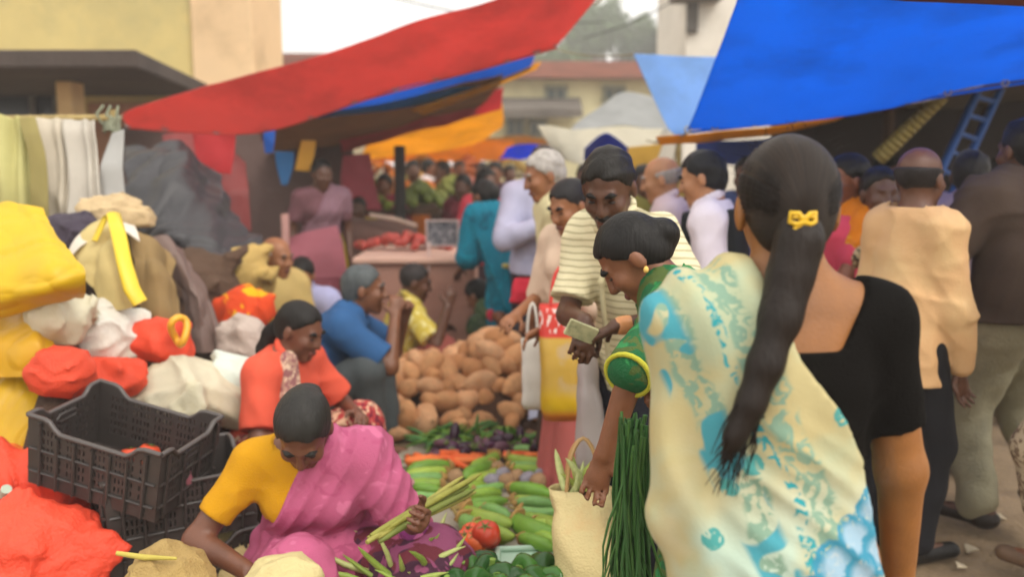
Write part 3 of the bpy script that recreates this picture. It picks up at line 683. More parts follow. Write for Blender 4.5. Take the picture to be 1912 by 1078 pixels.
# ------------------------------------------------------------------ tarpaulins
def R(*pts): return [P(*p) for p in pts]
RED = tarp('e57a74', .68, var=.1); BLUE = tarp('0c98ec', .8, rough=.5, var=.08); LBLUE = tarp('92c0f4', .6, var=.06); YEL = tarp('f2c22c', .72); ORA = tarp('ecaa26', .7)
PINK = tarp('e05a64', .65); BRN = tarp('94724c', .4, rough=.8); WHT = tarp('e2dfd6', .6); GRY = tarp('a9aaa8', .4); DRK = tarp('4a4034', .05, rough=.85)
def tarpo(label, net, m, nu=44, nv=20, **k):
    k.setdefault('crease', (.007, 5.0))
    return tag(sheet('tarpaulin', net, m, int(nu * 1.6), int(nv * 1.8), **k), label, 'tarp', 'tarpaulins over the market stalls')
tarpo('long red tarpaulin slanting across the sky from left pole to top centre', [
    R((228, 213, 5.9), (420, 149, 5.6), (660, 82, 5.3), (925, -6, 5.0), (1140, -110, 4.8)),
    R((230, 222, 6.0), (430, 192, 5.8), (680, 132, 5.6), (930, 60, 5.4), (1128, -18, 5.2)),
    R((240, 238, 6.1), (475, 247, 6.0), (700, 180, 5.9), (900, 128, 5.8), (1040, 88, 5.7))], RED, amp=.008, freq=3, fold=(.012, 2.2, .4))
tarpo('bright blue tarpaulin strip showing beneath the lower edge of the red one', [
    R((540, 214, 6.5), (760, 150, 6.6), (1005, 84, 6.9)), R((560, 225, 6.9), (780, 196, 7.1), (990, 128, 7.3))], tarp('2a98e6', .65), amp=.01, freq=4)
tarpo('narrow mustard yellow tarpaulin edge under the blue strip', [R((770, 205, 7.0), (900, 160, 7.1), (1010, 114, 7.2)), R((790, 214, 7.2), (900, 172, 7.3), (1000, 128, 7.4))], YEL, 30, 8, amp=.006)
tarpo('sagging brown tarpaulin ceiling in the shade behind the red one', [
    R((480, 232, 6.6), (640, 205, 6.8), (940, 138, 7.0)), R((490, 262, 7.6), (650, 248, 7.8), (920, 176, 8.0)), R((500, 285, 8.6), (640, 268, 8.8), (880, 214, 9.0))], BRN, amp=.02, freq=4)
tarpo('crimson pink tarpaulin strip slanting up from the dark stall to the cream building', [
    R((634, 262, 8.0), (760, 232, 8.2), (940, 162, 8.6)), R((640, 286, 8.4), (780, 246, 8.6), (936, 205, 9.0))], PINK, 36, 12, amp=.012, freq=4)
tarpo('big golden yellow tarpaulin roof in the middle distance', [
    R((740, 238, 9.6), (850, 212, 9.8), (940, 198, 10)), R((690, 272, 10.4), (820, 258, 10.6), (935, 240, 10.8)), R((670, 300, 11.2), (800, 284, 11.4), (885, 272, 11.6))], YEL, amp=.03, freq=3)
tarpo('orange tarpaulin hanging low over the distant produce stalls', [
    R((700, 262, 12.5), (830, 264, 12.6), (960, 262, 12.8)), R((690, 302, 13.4), (830, 304, 13.6), (950, 300, 13.8))], ORA, amp=.03, freq=3)
tarpo('small yellow tarpaulin stretched before the lower windows of the cream building', [R((880, 262, 14), (960, 255, 14), (1030, 262, 14)), R((880, 282, 15), (960, 280, 15), (1030, 284, 15))], tarp('dda83a', .4), 24, 10, amp=.02)
tarpo('deep blue low tarpaulin above the man with the phone', [R((948, 276, 9.5), (985, 270, 9.5), (1018, 276, 9.5)), R((932, 300, 10.2), (985, 296, 10.2), (1038, 302, 10.2))], tarp('0a78ee', .7), 24, 10, amp=.015)
tarpo('grey plastic sheet pitched like a tent below the light blue triangle', [
    R((1062, 240, 8.5), (1110, 205, 8.8), (1165, 172, 9.0), (1235, 186, 9.0)), R((1068, 246, 8.2), (1120, 238, 8.3), (1180, 236, 8.3), (1250, 244, 8.2))], GRY, 30, 14, amp=.015)
tarpo('white plastic sheet hanging over the stall behind the white haired man', [
    R((1003, 234, 8.0), (1080, 240, 8.0), (1160, 238, 8.0), (1240, 238, 8.0)), R((1022, 266, 7.9), (1080, 276, 7.8), (1150, 280, 7.8), (1212, 282, 7.8)), R((1046, 296, 7.8), (1080, 306, 7.7), (1130, 312, 7.7), (1195, 318, 7.7))], tarp('d9d3c0', .5), 30, 16, amp=.015)
tarpo('pale yellow plastic sheet below the white one beside the dark haired head', [R((1170, 275, 7.4), (1200, 272, 7.4), (1238, 268, 7.4)), R((1172, 330, 7.4), (1195, 335, 7.4), (1216, 330, 7.4))], tarp('d8b24a', .5), 20, 12, amp=.01)
tarpo('rounded blue sheet over a stall just above the man in striped shirt', [R((1092, 278, 6.6), (1132, 248, 6.6), (1172, 276, 6.6)), R((1090, 300, 6.9), (1130, 284, 6.9), (1172, 300, 6.9))], tarp('1a4fc0', .4), 20, 10, amp=.006)
tarpo('light blue triangular tarpaulin pointing down between cream building and blue roof', [
    R((1183, 100, 6.4), (1262, 104, 6.4), (1345, 106, 6.4)), R((1214, 168, 6.3), (1268, 172, 6.3), (1318, 170, 6.3)), R((1246, 236, 6.2), (1262, 240, 6.2), (1288, 238, 6.2)), R((1262, 252, 6.2), (1266, 253, 6.2), (1272, 252, 6.2))], LBLUE, 26, 24, amp=.01, freq=4)
tarpo('huge bright blue tarpaulin roof filling the upper right', [
    R((1440, -240, 3.0), (1640, -260, 2.9), (1900, -280, 2.8), (2250, -300, 2.7)),
    R((1384, -20, 3.6), (1600, -20, 3.5), (1850, -30, 3.4), (2230, -60, 3.3)),
    R((1330, 130, 4.2), (1560, 110, 4.1), (1800, 80, 4.0), (2240, 40, 3.9)),
    R((1284, 247, 4.8), (1540, 218, 4.7), (1800, 172, 4.5), (2260, 100, 4.3))], BLUE, 50, 36, amp=.012, freq=2.6, fold=(.012, 1.6, 1.0))
tarpo('dark maroon tarpaulin edge at the very top right above the blue roof', [R((1560, -60, 2.75), (1800, -80, 2.7), (2200, -90, 2.6)), R((1600, -6, 2.85), (1800, 6, 2.8), (2200, 30, 2.7))], tarp('5a2418', .1, rough=.8), 36, 8, amp=.008)
tarpo('mustard yellow tarpaulin band along the bottom edge of the blue roof', [R((1225, 258, 5.0), (1400, 240, 4.95), (1580, 218, 4.9)), R((1232, 272, 5.1), (1400, 256, 5.05), (1560, 228, 5.0))], tarp('e0a828', .6), 36, 8, amp=.006)
tarpo('dark brown tarpaulin ceiling added to shade the crowd on the right', [
    R((1300, 236, 5.0), (1600, 200, 4.9), (2300, 90, 4.7)), R((1330, 232, 7.2), (1600, 205, 7.2), (2200, 150, 7.2)), R((1330, 240, 10), (1600, 220, 10), (2100, 190, 10))], DRK, amp=.03, freq=2)  # extra roof sheet, put in to keep daylight off the right side
tarpo('dark blue tarpaulin hanging behind the people under the yellow band', [R((1300, 262, 6.6), (1380, 262, 6.6), (1470, 256, 6.6)), R((1300, 300, 6.6), (1390, 310, 6.6), (1470, 315, 6.6))], tarp('27408a', .2), 24, 12, amp=.02)
# added dark sheets: their colour stands in for deep shade inside the stalls
tarpo('dark brown sheet added for the shade at the back of the left stall', [R((215, 236, 8.6), (420, 240, 8.6), (660, 262, 8.8)), R((210, 420, 8.4), (420, 430, 8.4), (660, 440, 8.6)), R((200, 560, 8.3), (420, 560, 8.3), (660, 560, 8.5))], tarp('5f4a45', .06, rough=.9), 40, 24, amp=.03, freq=4, stretch=(1, 1, .3))
tarpo('blackish sheet added for the dark shade behind the crowd on the right', [R((1440, 180, 9.2), (1800, 160, 9.0), (2300, 120, 8.6)), R((1440, 420, 9.2), (1800, 420, 9.0), (2300, 420, 8.6)), R((1440, 640, 9.2), (1800, 640, 9.0), (2300, 660, 8.6))], tarp('352c29', .03, rough=.9), 40, 24, amp=.04, freq=3, stretch=(1, 1, .3))
# strips and cloths hanging in the left stall
def hung(label, net, m, nu=16, nv=22, amp=.012, freq=9, cat='cloth', fold=None, name='hanging_cloth', **k):
    return tag(sheet(name, net, m, nu, nv, amp=amp, freq=freq, stretch=(1, 1, .25), fold=fold, **k), label, cat, 'cloths hanging in the stalls')
hung('short blue strip hanging at the dark stall front', [R((492, 240, 6.5), (514, 242, 6.5)), R((492, 264, 6.5), (513, 264, 6.5)), R((494, 286, 6.5), (510, 285, 6.5))], tarp('1b63c4', .3))
hung('longer teal blue strip tapering down in the dark stall', [R((513, 282, 6.8), (548, 284, 6.8)), R((516, 310, 6.8), (546, 312, 6.8)), R((526, 346, 6.8), (536, 346, 6.8))], tarp('2a6aa0', .3))
hung('mustard yellow cloth hanging in the dark stall', [R((562, 262, 7), (590, 262, 7)), R((556, 290, 7), (586, 290, 7)), R((550, 318, 7), (578, 320, 7))], cloth('d09a3a'))
hung('bright red cloth hanging under the left end of the red tarp', [R((360, 246, 6.3), (440, 250, 6.3)), R((366, 290, 6.3), (436, 290, 6.3)), R((376, 318, 6.3), (430, 326, 6.3))], tarp('d23c42', .4), amp=.02)
hung('dusty red cloth bundled below the bright red one', [R((300, 248, 6.7), (380, 250, 6.7), (460, 300, 6.7)), R((320, 320, 6.5), (410, 340, 6.5), (465, 370, 6.5)), R((380, 400, 6.4), (430, 420, 6.4), (468, 430, 6.4))], tarp('8c3a38', .3), 24, 24, amp=.03)
hung('pinkish red curtain beside the post at the far stall', [R((640, 290, 8.3), (690, 286, 8.3)), R((636, 340, 8.3), (700, 340, 8.3)), R((650, 390, 8.3), (712, 394, 8.3))], cloth('a8505a'), amp=.02)
# ------------------------------------------------------------------ poles, ladder
BAM = mat('a08a55', rough=.6, var=.25, scale=7, bump=.3, kind='bamboo', vec=(1, 1, .3)); WOOD = mat('5a4330', rough=.85, var=.3, scale=8, bump=.4, kind='wood')
def pole(label, a, b, r, m, name='pole', knots=True):
    L = (b - a).length; n = 14; pts = []; rs = []
    for i in range(n + 1):
        t = i / n
        for dt in ((-.004, 0, .004) if knots and 0 < i < n else (0,)): pts.append(a.lerp(b, t + dt)); rs.append(r * (1.14 if dt == 0 and knots and 0 < i < n else 1.0) * (1 - .12 * t))
    m_ = MB(); m_.tube(pts, rs, 10); return tag(m_.build(name, m), label, 'pole')
def gp(x, y, d): p = P(x, y, d); return Vector((p.x, p.y, 0))
pole('bamboo pole at the left with cord knotted round its top', gp(212, 300, 4.6), P(212, 205, 4.6), .022, BAM)
kn = MB(); k0 = P(208, 232, 4.58)
for i in range(5): kn.tube([k0 + Vector((.035 * math.cos(a), .035 * math.sin(a), -.03 + .015 * i + .008 * math.sin(3 * a))) for a in [j * .55 for j in range(13)]], .009, 6)
for i in range(3): kn.tube([k0 + Vector((.03 * (i - 1), -.03, 0)), k0 + Vector((.05 * (i - 1), -.045, .05)), k0 + Vector((.035 * (i - 1) + .02, -.04, .09))], .008, 6)
tag(kn.build('rope_knot', mat('8d917b', rough=.9, kind='rope', bump=.5)), 'greyish rope knot tied round the top of the left bamboo pole', 'rope')
pole('horizontal bamboo rail carrying the hanging cloths at the left', P(-140, 224, 4.6), P(205, 220, 4.55), .02, BAM)
pole('dark wooden post standing behind the salmon ledge', gp(746, 400, 8.0), P(746, 272, 8.0), .055, mat('2e2826', rough=.9, bump=.4, kind='wood'), knots=False)
pole('thin pole holding up the light blue triangle', gp(1268, 400, 6.25), P(1268, 250, 6.25), .02, BAM)
pole('slanting yellowish bamboo propped under the blue roof on the right', P(1640, 296, 5.2), P(1760, 178, 5.0), .045, mat('8a7a42', rough=.7, var=.2, kind='bamboo', bump=.3))
pole('upright bamboo at the far right holding the blue roof', gp(1990, 400, 4.5), P(1990, 140, 4.5), .03, BAM)
pole('weathered post at the back of the right stall', gp(1660, 400, 7.5), P(1660, 200, 7.5), .05, WOOD, knots=False)
lad = empty('ladder', P(1800, 400, 5.9), 0, 'blue painted ladder leaning in the shade under the blue roof', 'ladder')
a0, a1, b0, b1 = P(1752, 330, 5.7), P(1835, 150, 5.9), P(1786, 345, 5.9), P(1872, 158, 6.1); LB = mat('2c5fae', rough=.5, kind='painted_steel', var=.15)
for a, b in ((a0, a1), (b0, b1)):
    m = MB(); d = (b - a); m.tube([a - d * .6, b + d * .1], .026, 8); sub(m, 'rail', LB, lad)
for i in range(9):
    t = -.5 + i * .19; m = MB(); m.tube([a0.lerp(a1, t), b0.lerp(b1, t)], .015, 8); sub(m, 'rung', LB, lad)

# ------------------------------------------------------------------ cloths over the rail at the left
hung('yellowish green folded cloth hanging at the far left of the rail', [R((-70, 216, 4.5), (-20, 214, 4.5), (30, 216, 4.5), (62, 220, 4.5)), R((-80, 300, 4.42), (-20, 300, 4.4), (36, 310, 4.4), (74, 310, 4.44)), R((-90, 400, 4.4), (-20, 400, 4.36), (40, 405, 4.36), (84, 405, 4.42))], cloth('b3ad72'), 40, 30, .03, 9, fold=(.02, 4, .3))
hung('olive strip of cloth between the yellowish green cloth and grey sacking', [R((34, 218, 4.46), (66, 218, 4.46)), R((52, 290, 4.38), (84, 290, 4.38)), R((58, 410, 4.34), (92, 410, 4.34))], cloth('8f8350'), 14, 26, .015, 10)
hung('pale grey woven sacking hanging in the middle of the rail', [R((62, 222, 4.52), (100, 220, 4.52), (140, 222, 4.52)), R((76, 320, 4.46), (110, 320, 4.44), (140, 320, 4.46)), R((84, 424, 4.44), (110, 424, 4.42), (140, 424, 4.44))], cloth('b8ae9c'), 30, 30, .02, 10, fold=(.012, 3, 1))
hung('whitish grey cloth hanging next to the pole end of the rail', [R((112, 222, 4.5), (150, 220, 4.5), (176, 224, 4.5)), R((120, 320, 4.42), (160, 330, 4.4), (184, 320, 4.42)), R((126, 430, 4.4), (165, 434, 4.38), (194, 430, 4.4))], cloth('b5aea2'), 30, 30, .02, 10, fold=(.012, 2.5, 2))
hung('white plastic sheet draped against the left bamboo pole', [R((205, 246, 4.52), (228, 240, 4.5)), R((190, 300, 4.45), (230, 310, 4.45)), R((182, 360, 4.42), (230, 380, 4.4)), R((180, 420, 4.4), (226, 430, 4.4))], tarp('c9c8c4', .4), 22, 26, .02, 9, 'sheet')

# ------------------------------------------------------------------ covered heap at the left
def cover(label, net, m, nu=80, nv=70, amp=.02, freq=9, seed=1, name='plastic_sheet', cat='sheet', **k):
    return tag(sheet(name, net, m, nu, nv, amp=amp, freq=freq, seed=seed, crease=(amp * .9, freq * 1.7), **k), label, cat, 'sheets thrown over the heap of sacks')
YC = plastic('d9b000', rough=.5, var=.12, bump=.1, trans=.1)
cover('bright yellow tarpaulin draped over the top of the heap', [
    R((-120, 372, 3.5), (0, 374, 3.45), (48, 380, 3.4), (80, 386, 3.4)), R((-120, 440, 3.3), (10, 436, 3.25), (80, 436, 3.22), (112, 446, 3.25)),
    R((-120, 500, 3.12), (10, 512, 3.08), (92, 500, 3.04), (156, 496, 3.1)), R((-120, 560, 3.1), (10, 556, 3.04), (90, 545, 3.02), (160, 530, 3.1)), R((-120, 605, 3.16), (10, 590, 3.14), (90, 566, 3.14), (156, 556, 3.2))], YC, amp=.014, freq=11, seed=4)
cover('mustard yellow sheet sagging beneath the bright yellow top cover', [
    R((-120, 590, 3.3), (0, 580, 3.27), (50, 566, 3.25), (74, 580, 3.3)), R((-120, 640, 3.17), (0, 640, 3.13), (70, 640, 3.11), (110, 655, 3.19)), R((-120, 700, 3.15), (0, 706, 3.11), (80, 702, 3.11), (132, 706, 3.2))], plastic('cf9e0c', rough=.45, trans=.1), amp=.016, freq=10, seed=9)
cover('yellow plastic sheet trailing down behind the black crates', [
    R((-120, 690, 3.25), (0, 690, 3.22), (60, 700, 3.24), (150, 715, 3.4)), R((-120, 760, 3.15), (0, 762, 3.12), (70, 765, 3.1), (150, 770, 3.25)), R((-120, 830, 3.1), (0, 830, 3.06), (60, 835, 3.06), (140, 840, 3.16)), R((-120, 905, 3.08), (0, 890, 3.04), (50, 880, 3.04), (120, 880, 3.12))], plastic('d4a808', rough=.42, trans=.12), amp=.018, freq=10, seed=14)
cover('crumpled dark grey tarpaulin over the goods beside the pole', [
    R((226, 262, 5.5), (290, 258, 5.5), (345, 268, 5.6), (400, 320, 5.8)), R((232, 330, 5.2), (300, 310, 5.15), (370, 330, 5.2), (430, 385, 5.4)), R((238, 400, 5.0), (310, 390, 4.85), (395, 410, 4.9), (470, 430, 5.2)), R((280, 450, 4.8), (350, 470, 4.7), (420, 490, 4.75), (492, 480, 5.0)), R((320, 510, 4.75), (380, 530, 4.7), (430, 530, 4.75), (480, 520, 5.0))], plastic('302e31', rough=.5, bump=.15), amp=.045, freq=8, seed=21)
cover('brownish grey tarpaulin fold sliding down between white sacks and bald man', [
    R((286, 446, 4.2), (320, 440, 4.25), (350, 470, 4.4)), R((316, 500, 4.05), (350, 500, 4.0), (385, 530, 4.2)), R((330, 580, 3.95), (375, 570, 3.85), (415, 600, 4.05)), R((330, 660, 3.9), (380, 660, 3.8), (428, 655, 4.0))], plastic('6d5850', rough=.6, bump=.2), 40, 50, amp=.03, freq=9, seed=25)
cover('cream woven plastic panel of an opened bag with a yellow hem', [
    R((130, 462, 3.75), (165, 424, 3.8), (206, 400, 3.85)), R((150, 500, 3.62), (190, 470, 3.6), (228, 450, 3.65)), R((170, 540, 3.55), (210, 530, 3.5), (250, 520, 3.58)), R((190, 575, 3.5), (225, 580, 3.48), (262, 570, 3.52))], cloth('c8b47a'), 30, 30, amp=.02, freq=9, seed=31)
m = MB(); m.tube([P(176, 450, 3.66), P(196, 408, 3.7), P(212, 400, 3.68), P(222, 440, 3.56), P(232, 490, 3.5), P(246, 540, 3.45), P(262, 566, 3.45)], [.02, .022, .028, .03, .03, .032, .03], 12, flat=.4)
tag(m.build('bag_hem', plastic('dfc228', rough=.45)), 'thick yellow hem band of the opened bag arching over the heap', 'hem')
cover('white sheet edge curling over the opened cream bag', [R((128, 470, 3.7), (150, 438, 3.78), (200, 405, 3.9), (250, 420, 3.9)), R((130, 480, 3.66), (155, 452, 3.7), (205, 420, 3.8), (262, 450, 3.75)), ], cloth('ccc2b4'), 30, 10, amp=.01, seed=35)
cover('crumpled tan cloth lying under the dark grey tarpaulin', [R((230, 410, 4.1), (270, 420, 4.15), (320, 460, 4.2)), R((246, 470, 3.8), (290, 480, 3.8), (334, 510, 3.95)), R((258, 540, 3.7), (300, 550, 3.66), (340, 570, 3.8)), R((270, 600, 3.65), (300, 605, 3.62), (345, 610, 3.7))], cloth('8d744c'), 36, 36, amp=.035, freq=9, seed=38)
def at(o, label, cat='sack', grp='sacks heaped at the left'): return tag(o, label, cat, grp)
WV = mat('c9c2a8', rough=.65, var=.12, scale=6, bump=.3, bscale=180, kind='woven_sack', dirt=('a99a6c', .5, 6)); WV2 = mat('d6d2c6', rough=.6, var=.1, scale=6, bump=.3, bscale=180, kind='woven_sack', dirt=('b9ad92', .5, 7))
ORS = mat('d8472a', rough=.6, var=.2, scale=8, bump=.35, bscale=150, kind='net_sack'); BUR = mat('a58a55', rough=.9, var=.2, scale=10, bump=.5, bscale=160, kind='burlap', dirt=('84693c', .6, 6)); BR = mat('5d4636', rough=.9, var=.25, bump=.4, kind='burlap')
HEAP = []
def sk(label, x, y, d, size, m, seed, rot=(0, 0, 0), **k):
    """sack whose base centre stands at photo pixel (x,y), distance d"""
    HEAP.append((P(x, y, d), size[0] * .24)); return at(sack('sack', P(x, y, d), size, m, seed, rot, **k), label)
sk('white woven sack wedged between yellow cover and red bundle', 182, 692, 3.5, (.29, .26, .27), WV2, 3, (0, .1, .3), amp=.016, freq=14)
sk('large cream woven sack lying behind the upper black crate', 335, 795, 3.5, (.48, .34, .27), WV, 5, (0, .12, .2), amp=.02, freq=12)
sk('greenish white sack end resting on the large cream sack', 432, 758, 3.6, (.2, .22, .2), mat('c4ccc0', rough=.5, var=.1, bump=.2, kind='woven_sack'), 6, (.2, .3, .3), amp=.014)
sk('pinkish white sack behind the woman in coral', 462, 690, 3.95, (.24, .24, .24), mat('b7a69a', rough=.7, var=.12, bump=.3, kind='woven_sack'), 8, amp=.014)
sk('open orange red net sack with yellow rim beside the white woven sack', 292, 672, 3.55, (.23, .2, .17), ORS, 11, (0, .15, .2), amp=.012)
m = MB(); c0 = P(340, 616, 3.44); m.tube([c0 + Vector((.028 * math.cos(a), -.03 + .02 * math.sin(a * 2), .052 * math.sin(a))) for a in [i * .35 for i in range(19)]], .014, 8); at(m.build('rim_ring', plastic('e0a22a')), 'yellow rolled rim of the orange red net sack', 'ring')
sk('orange net sack squeezed under the mustard sheet', 100, 735, 3.05, (.2, .2, .16), ORS, 13, (0, .2, .5))
sk('red orange sack strip running under the white woven sack', 190, 745, 3.35, (.32, .2, .17), ORS, 15, (0, -.1, -.3))
sk('pale cream sack corner between mustard sheet and white sack', 118, 640, 3.3, (.2, .22, .2), WV, 17)
sk('red and yellow printed sack below the bald old man', 462, 620, 4.4, (.26, .24, .22), blotch('d84a22', ['e0a010'], 7, .5, 1), 19)
sk('pale yellow sack propped behind the bald old man', 430, 560, 4.9, (.42, .3, .3), mat('b89a58', rough=.8, var=.15, bump=.3, kind='woven_sack'), 21)
sk('brown burlap sack under the dark grey tarpaulin', 350, 640, 4.7, (.6, .5, .5), BR, 23)
sk('fat burlap sack at the base of the grey tarpaulin by the pole', 290, 620, 5.2, (.7, .6, .75), BR, 24)
sk('dark sack filling the gap under the hanging cloths', 130, 640, 4.2, (.7, .5, .55), mat('4a3d3a', rough=.8, bump=.4, kind='burlap'), 26)
sk('brown burlap sack buried beneath the yellow covers', 10, 1010, 3.7, (.8, .6, .9), BR, 27)
sk('burlap sack supporting the white woven sacks', 235, 930, 3.75, (.7, .5, .5), BR, 28)
sk('dark purple bundle behind the opened cream bag', 140, 470, 3.95, (.2, .18, .16), mat('3d3440', rough=.8, bump=.3, kind='cloth'), 29)
sk('pale beige sack resting above the opened cream bag', 215, 425, 4.2, (.26, .2, .14), mat('b79f78', rough=.8, bump=.3, kind='woven_sack'), 30)
RN = mat('ec4f33', rough=.55, var=.14, scale=9, bump=.4, bscale=90, kind='net_sack', trans=.15)
sk('crumpled red orange net sack at the bottom left corner', 58, 1185, 2.60, (.50, .32, .42), RN, 41, (0, 0, .4), amp=.02, freq=14, h=.009)
sk('small red orange net sack lying against the lower crate', 128, 1015, 3.0, (.22, .2, .2), RN, 43, (0, .2, .6), amp=.014, freq=16, h=.008)
sk('red orange net sack slumped under the yellow sheet by the crates', 50, 990, 2.86, (.42, .28, .27), RN, 45, (0, .1, .2), amp=.018, freq=14, h=.009)
sk('orange sack tucked between yellow sheet and upper crate', 70, 905, 3.02, (.3, .2, .13), mat('e0702a', rough=.6, bump=.3, var=.15, kind='net_sack'), 47, (0, .1, .3))
m = MB(); m.tube([P(8, 926, 2.74), P(12, 914, 2.72)], [.016, .016], 16); tag(m.build('bottle_cap', plastic('a7b4a0')), 'pale green plastic cap lying on the red net sacks', 'cap')
sk('tan burlap sack standing in front of the lower crate', 318, 1130, 2.25, (.19, .18, .15), BUR, 51, (0, .05, 0), amp=.008, freq=22, h=.008)
sk('cream cloth sack under the hand of the woman in pink', 440, 1220, 2.95, (.30, .26, .46), mat('c9b37c', rough=.85, var=.12, bump=.4, kind='woven_sack'), 53, amp=.012, h=.009)
sk('wide pale straw sack in the lap of the woman in pink', 530, 1140, 2.26, (.15, .14, .12), mat('c8b884', rough=.85, var=.12, bump=.4, kind='woven_sack'), 55, amp=.01, h=.009)
m = MB(); m.tube([P(218, 1034, 2.2), P(270, 1042, 2.19), P(330, 1044, 2.2)], [.006, .008, .004], 8); tag(m.build('straw', mat('b8a84e', rough=.7, kind='straw')), 'single yellow straw lying across the tan burlap sack', 'straw')

NX, NY = 70, 80; hv = []
for j in range(NY + 1):
    for i in range(NX + 1):
        x, y = -3.6 + 2.9 * i / NX, 2.75 + 3.2 * j / NY; z = -.02
        for p_, w_ in HEAP:
            if p_.z > .04: z = max(z, p_.z + .012 - 3.4 * max(math.hypot(x - p_.x, y - p_.y) - w_, 0))
        hv.append((x, y, z + .008 * math.sin(x * 31 + 3 * math.sin(y * 17))))
m = MB(); m.add(hv, [(j * (NX + 1) + i, j * (NX + 1) + i + 1, (j + 1) * (NX + 1) + i + 1, (j + 1) * (NX + 1) + i) for j in range(NY) for i in range(NX)], True)
tag(m.build('goods_heap', mat('4d3b2f', rough=.95, var=.3, bump=.6, kind='burlap', dirt=('2e2420', .7, 5))), 'dark burlap covered heap of goods beneath the sacks at the left', 'heap')
# ------------------------------------------------------------------ crates
CRM = plastic('3a3431', rough=.45, var=.15, bump=.08); CRE = plastic('4a4340', rough=.4)
def crate(label, loc, rot, L=.5, Wd=.32, Hh=.25, slots=(26, 5)):
    root = empty('crate', loc, 0, label, 'crate', 'black plastic produce crates'); root.rotation_euler = rot
    th = .008; flare = .03
    def prof(t, long):                                   # top edge dips in the middle of each side
        e = abs(t - .5) * 2; q = min(max((e - .5) / .22, 0), 1); q = q * q * (3 - 2 * q)
        return Hh - (.038 if long else .03) * (1 - q)
    for side in range(4):
        long = side % 2 == 0; ln = L if long else Wd; m = MB()
        nc, nr = (slots[0] if long else 16), slots[1]
        ax = Vector((1, 0, 0)) if long else Vector((0, 1, 0)); nv = Vector((0, -1 if side == 0 else 1, 0)) if long else Vector((-1 if side == 3 else 1, 0, 0)); off = (Wd if long else L) / 2
        def pt(u, z, o):
            k = 1 + flare * (z / Hh); return ax * ((u - .5) * (ln - .001) * k) + nv * (off * k - o) + Vector((0, 0, z))
        # columns: margin | slots ... ; some columns solid (ribs)
        us = [0, .10]; w = .80 / nc
        for i in range(nc): us += [.10 + w * i + w * .58, .10 + w * (i + 1)]
        us += [1.0]
        zs = [0, .05]
        for j in range(nr): zs += [.05 + (.145 / nr) * j + .145 / nr * .35, .05 + (.145 / nr) * (j + 1)]
        zs += [None]
        for i in range(len(us) - 1):
            for j in range(len(zs) - 1):
                solid_rib = ((i // 2) % (6 if long else 5) == 0)
                hole = (i >= 2 and i % 2 == 0 and i < len(us) - 2) and (j >= 2 and j % 2 == 0 and j < len(zs) - 2) and not solid_rib
                zz = lambda q, u: prof(u, long) if zs[q] is None else zs[q]
                a = [pt(us[i], zz(j, us[i]), 0), pt(us[i + 1], zz(j, us[i + 1]), 0), pt(us[i + 1], zz(j + 1, us[i + 1]), 0), pt(us[i], zz(j + 1, us[i]), 0)]
                b = [pt(us[i], zz(j, us[i]), th), pt(us[i + 1], zz(j, us[i + 1]), th), pt(us[i + 1], zz(j + 1, us[i + 1]), th), pt(us[i], zz(j + 1, us[i]), th)]
                if not hole: m.add(a + b, [(0, 1, 2, 3), (7, 6, 5, 4)])
                else: m.add(a + b, [(0, 4, 5, 1), (1, 5, 6, 2), (2, 6, 7, 3), (3, 7, 4, 0)])
        m.build('side_panel', CRM, root)
        m = MB()                                         # ribs outside the panel
        for t in ((.1, .233, .366, .5, .633, .766, .9) if long else (.1, .37, .63, .9)):
            z1 = prof(t, long) - .012; m.tube([pt(t, .004, -.006), pt(t, z1, -.006)], .006, 6, smooth=False)
        for z in (.048, .125): m.tube([pt(.02, z, -.004), pt(.98, z, -.004)], .0045, 6, smooth=False)
        m.build('rib', CRM, root)
        m = MB(); m.tube([pt(t / 24, prof(t / 24, long) + .002, .0) for t in range(25)], .009, 8, flat=.8); m.build('rim', CRE, root)
        if not long:
            m = MB(); z = Hh - .062; m.tube([pt(.36, z, .004), pt(.4, z - .012, .004), pt(.6, z - .012, .004), pt(.64, z, .004), pt(.6, z + .012, .004), pt(.4, z + .012, .004), pt(.36, z, .004)], .008, 6); m.build('handle', CRM, root)
    m = MB()
    for i in range(13): m.box(((i - 6) * L / 13.2, 0, .006), (.014, Wd * .98, .008))
    for i in range(9): m.box((0, (i - 4) * Wd / 9.2, .010), (L * .98, .012, .008))
    m.box((0, 0, .003), (L * .97, Wd * .97, .004)); m.build('base', CRM, root)
    return root
c_low = P(312, 985, 2.86)
crate('lower black plastic crate standing under the tilted one', (c_low.x, c_low.y + .06, .245), (0, 0, R_(34)), L=.46, Wd=.31, Hh=.235)
crate('lowest black plastic crate at the foot of the stack', (c_low.x, c_low.y + .06, .004), (0, 0, R_(34)), L=.46, Wd=.31, Hh=.235)
cu = P(228, 848, 2.84)
CRU = crate('upper black plastic crate tilted on the stack and nearly empty', (cu.x, cu.y, cu.z - .09), (R_(5), R_(12), R_(-13)), L=.45, Wd=.32, Hh=.23)
# ------------------------------------------------------------------ people
def at2(x, y, d): p = P(x, y, d); return (p.x, p.y)
CR = 'crowd of shoppers and sellers'
PINKM = blotch('b55a7c', ['bf6888', 'a84e70'], 9, .58, 2); MAR = blotch('6d2f3a', ['4a2a3c', '8d4a6a'], 8, .52, 3)
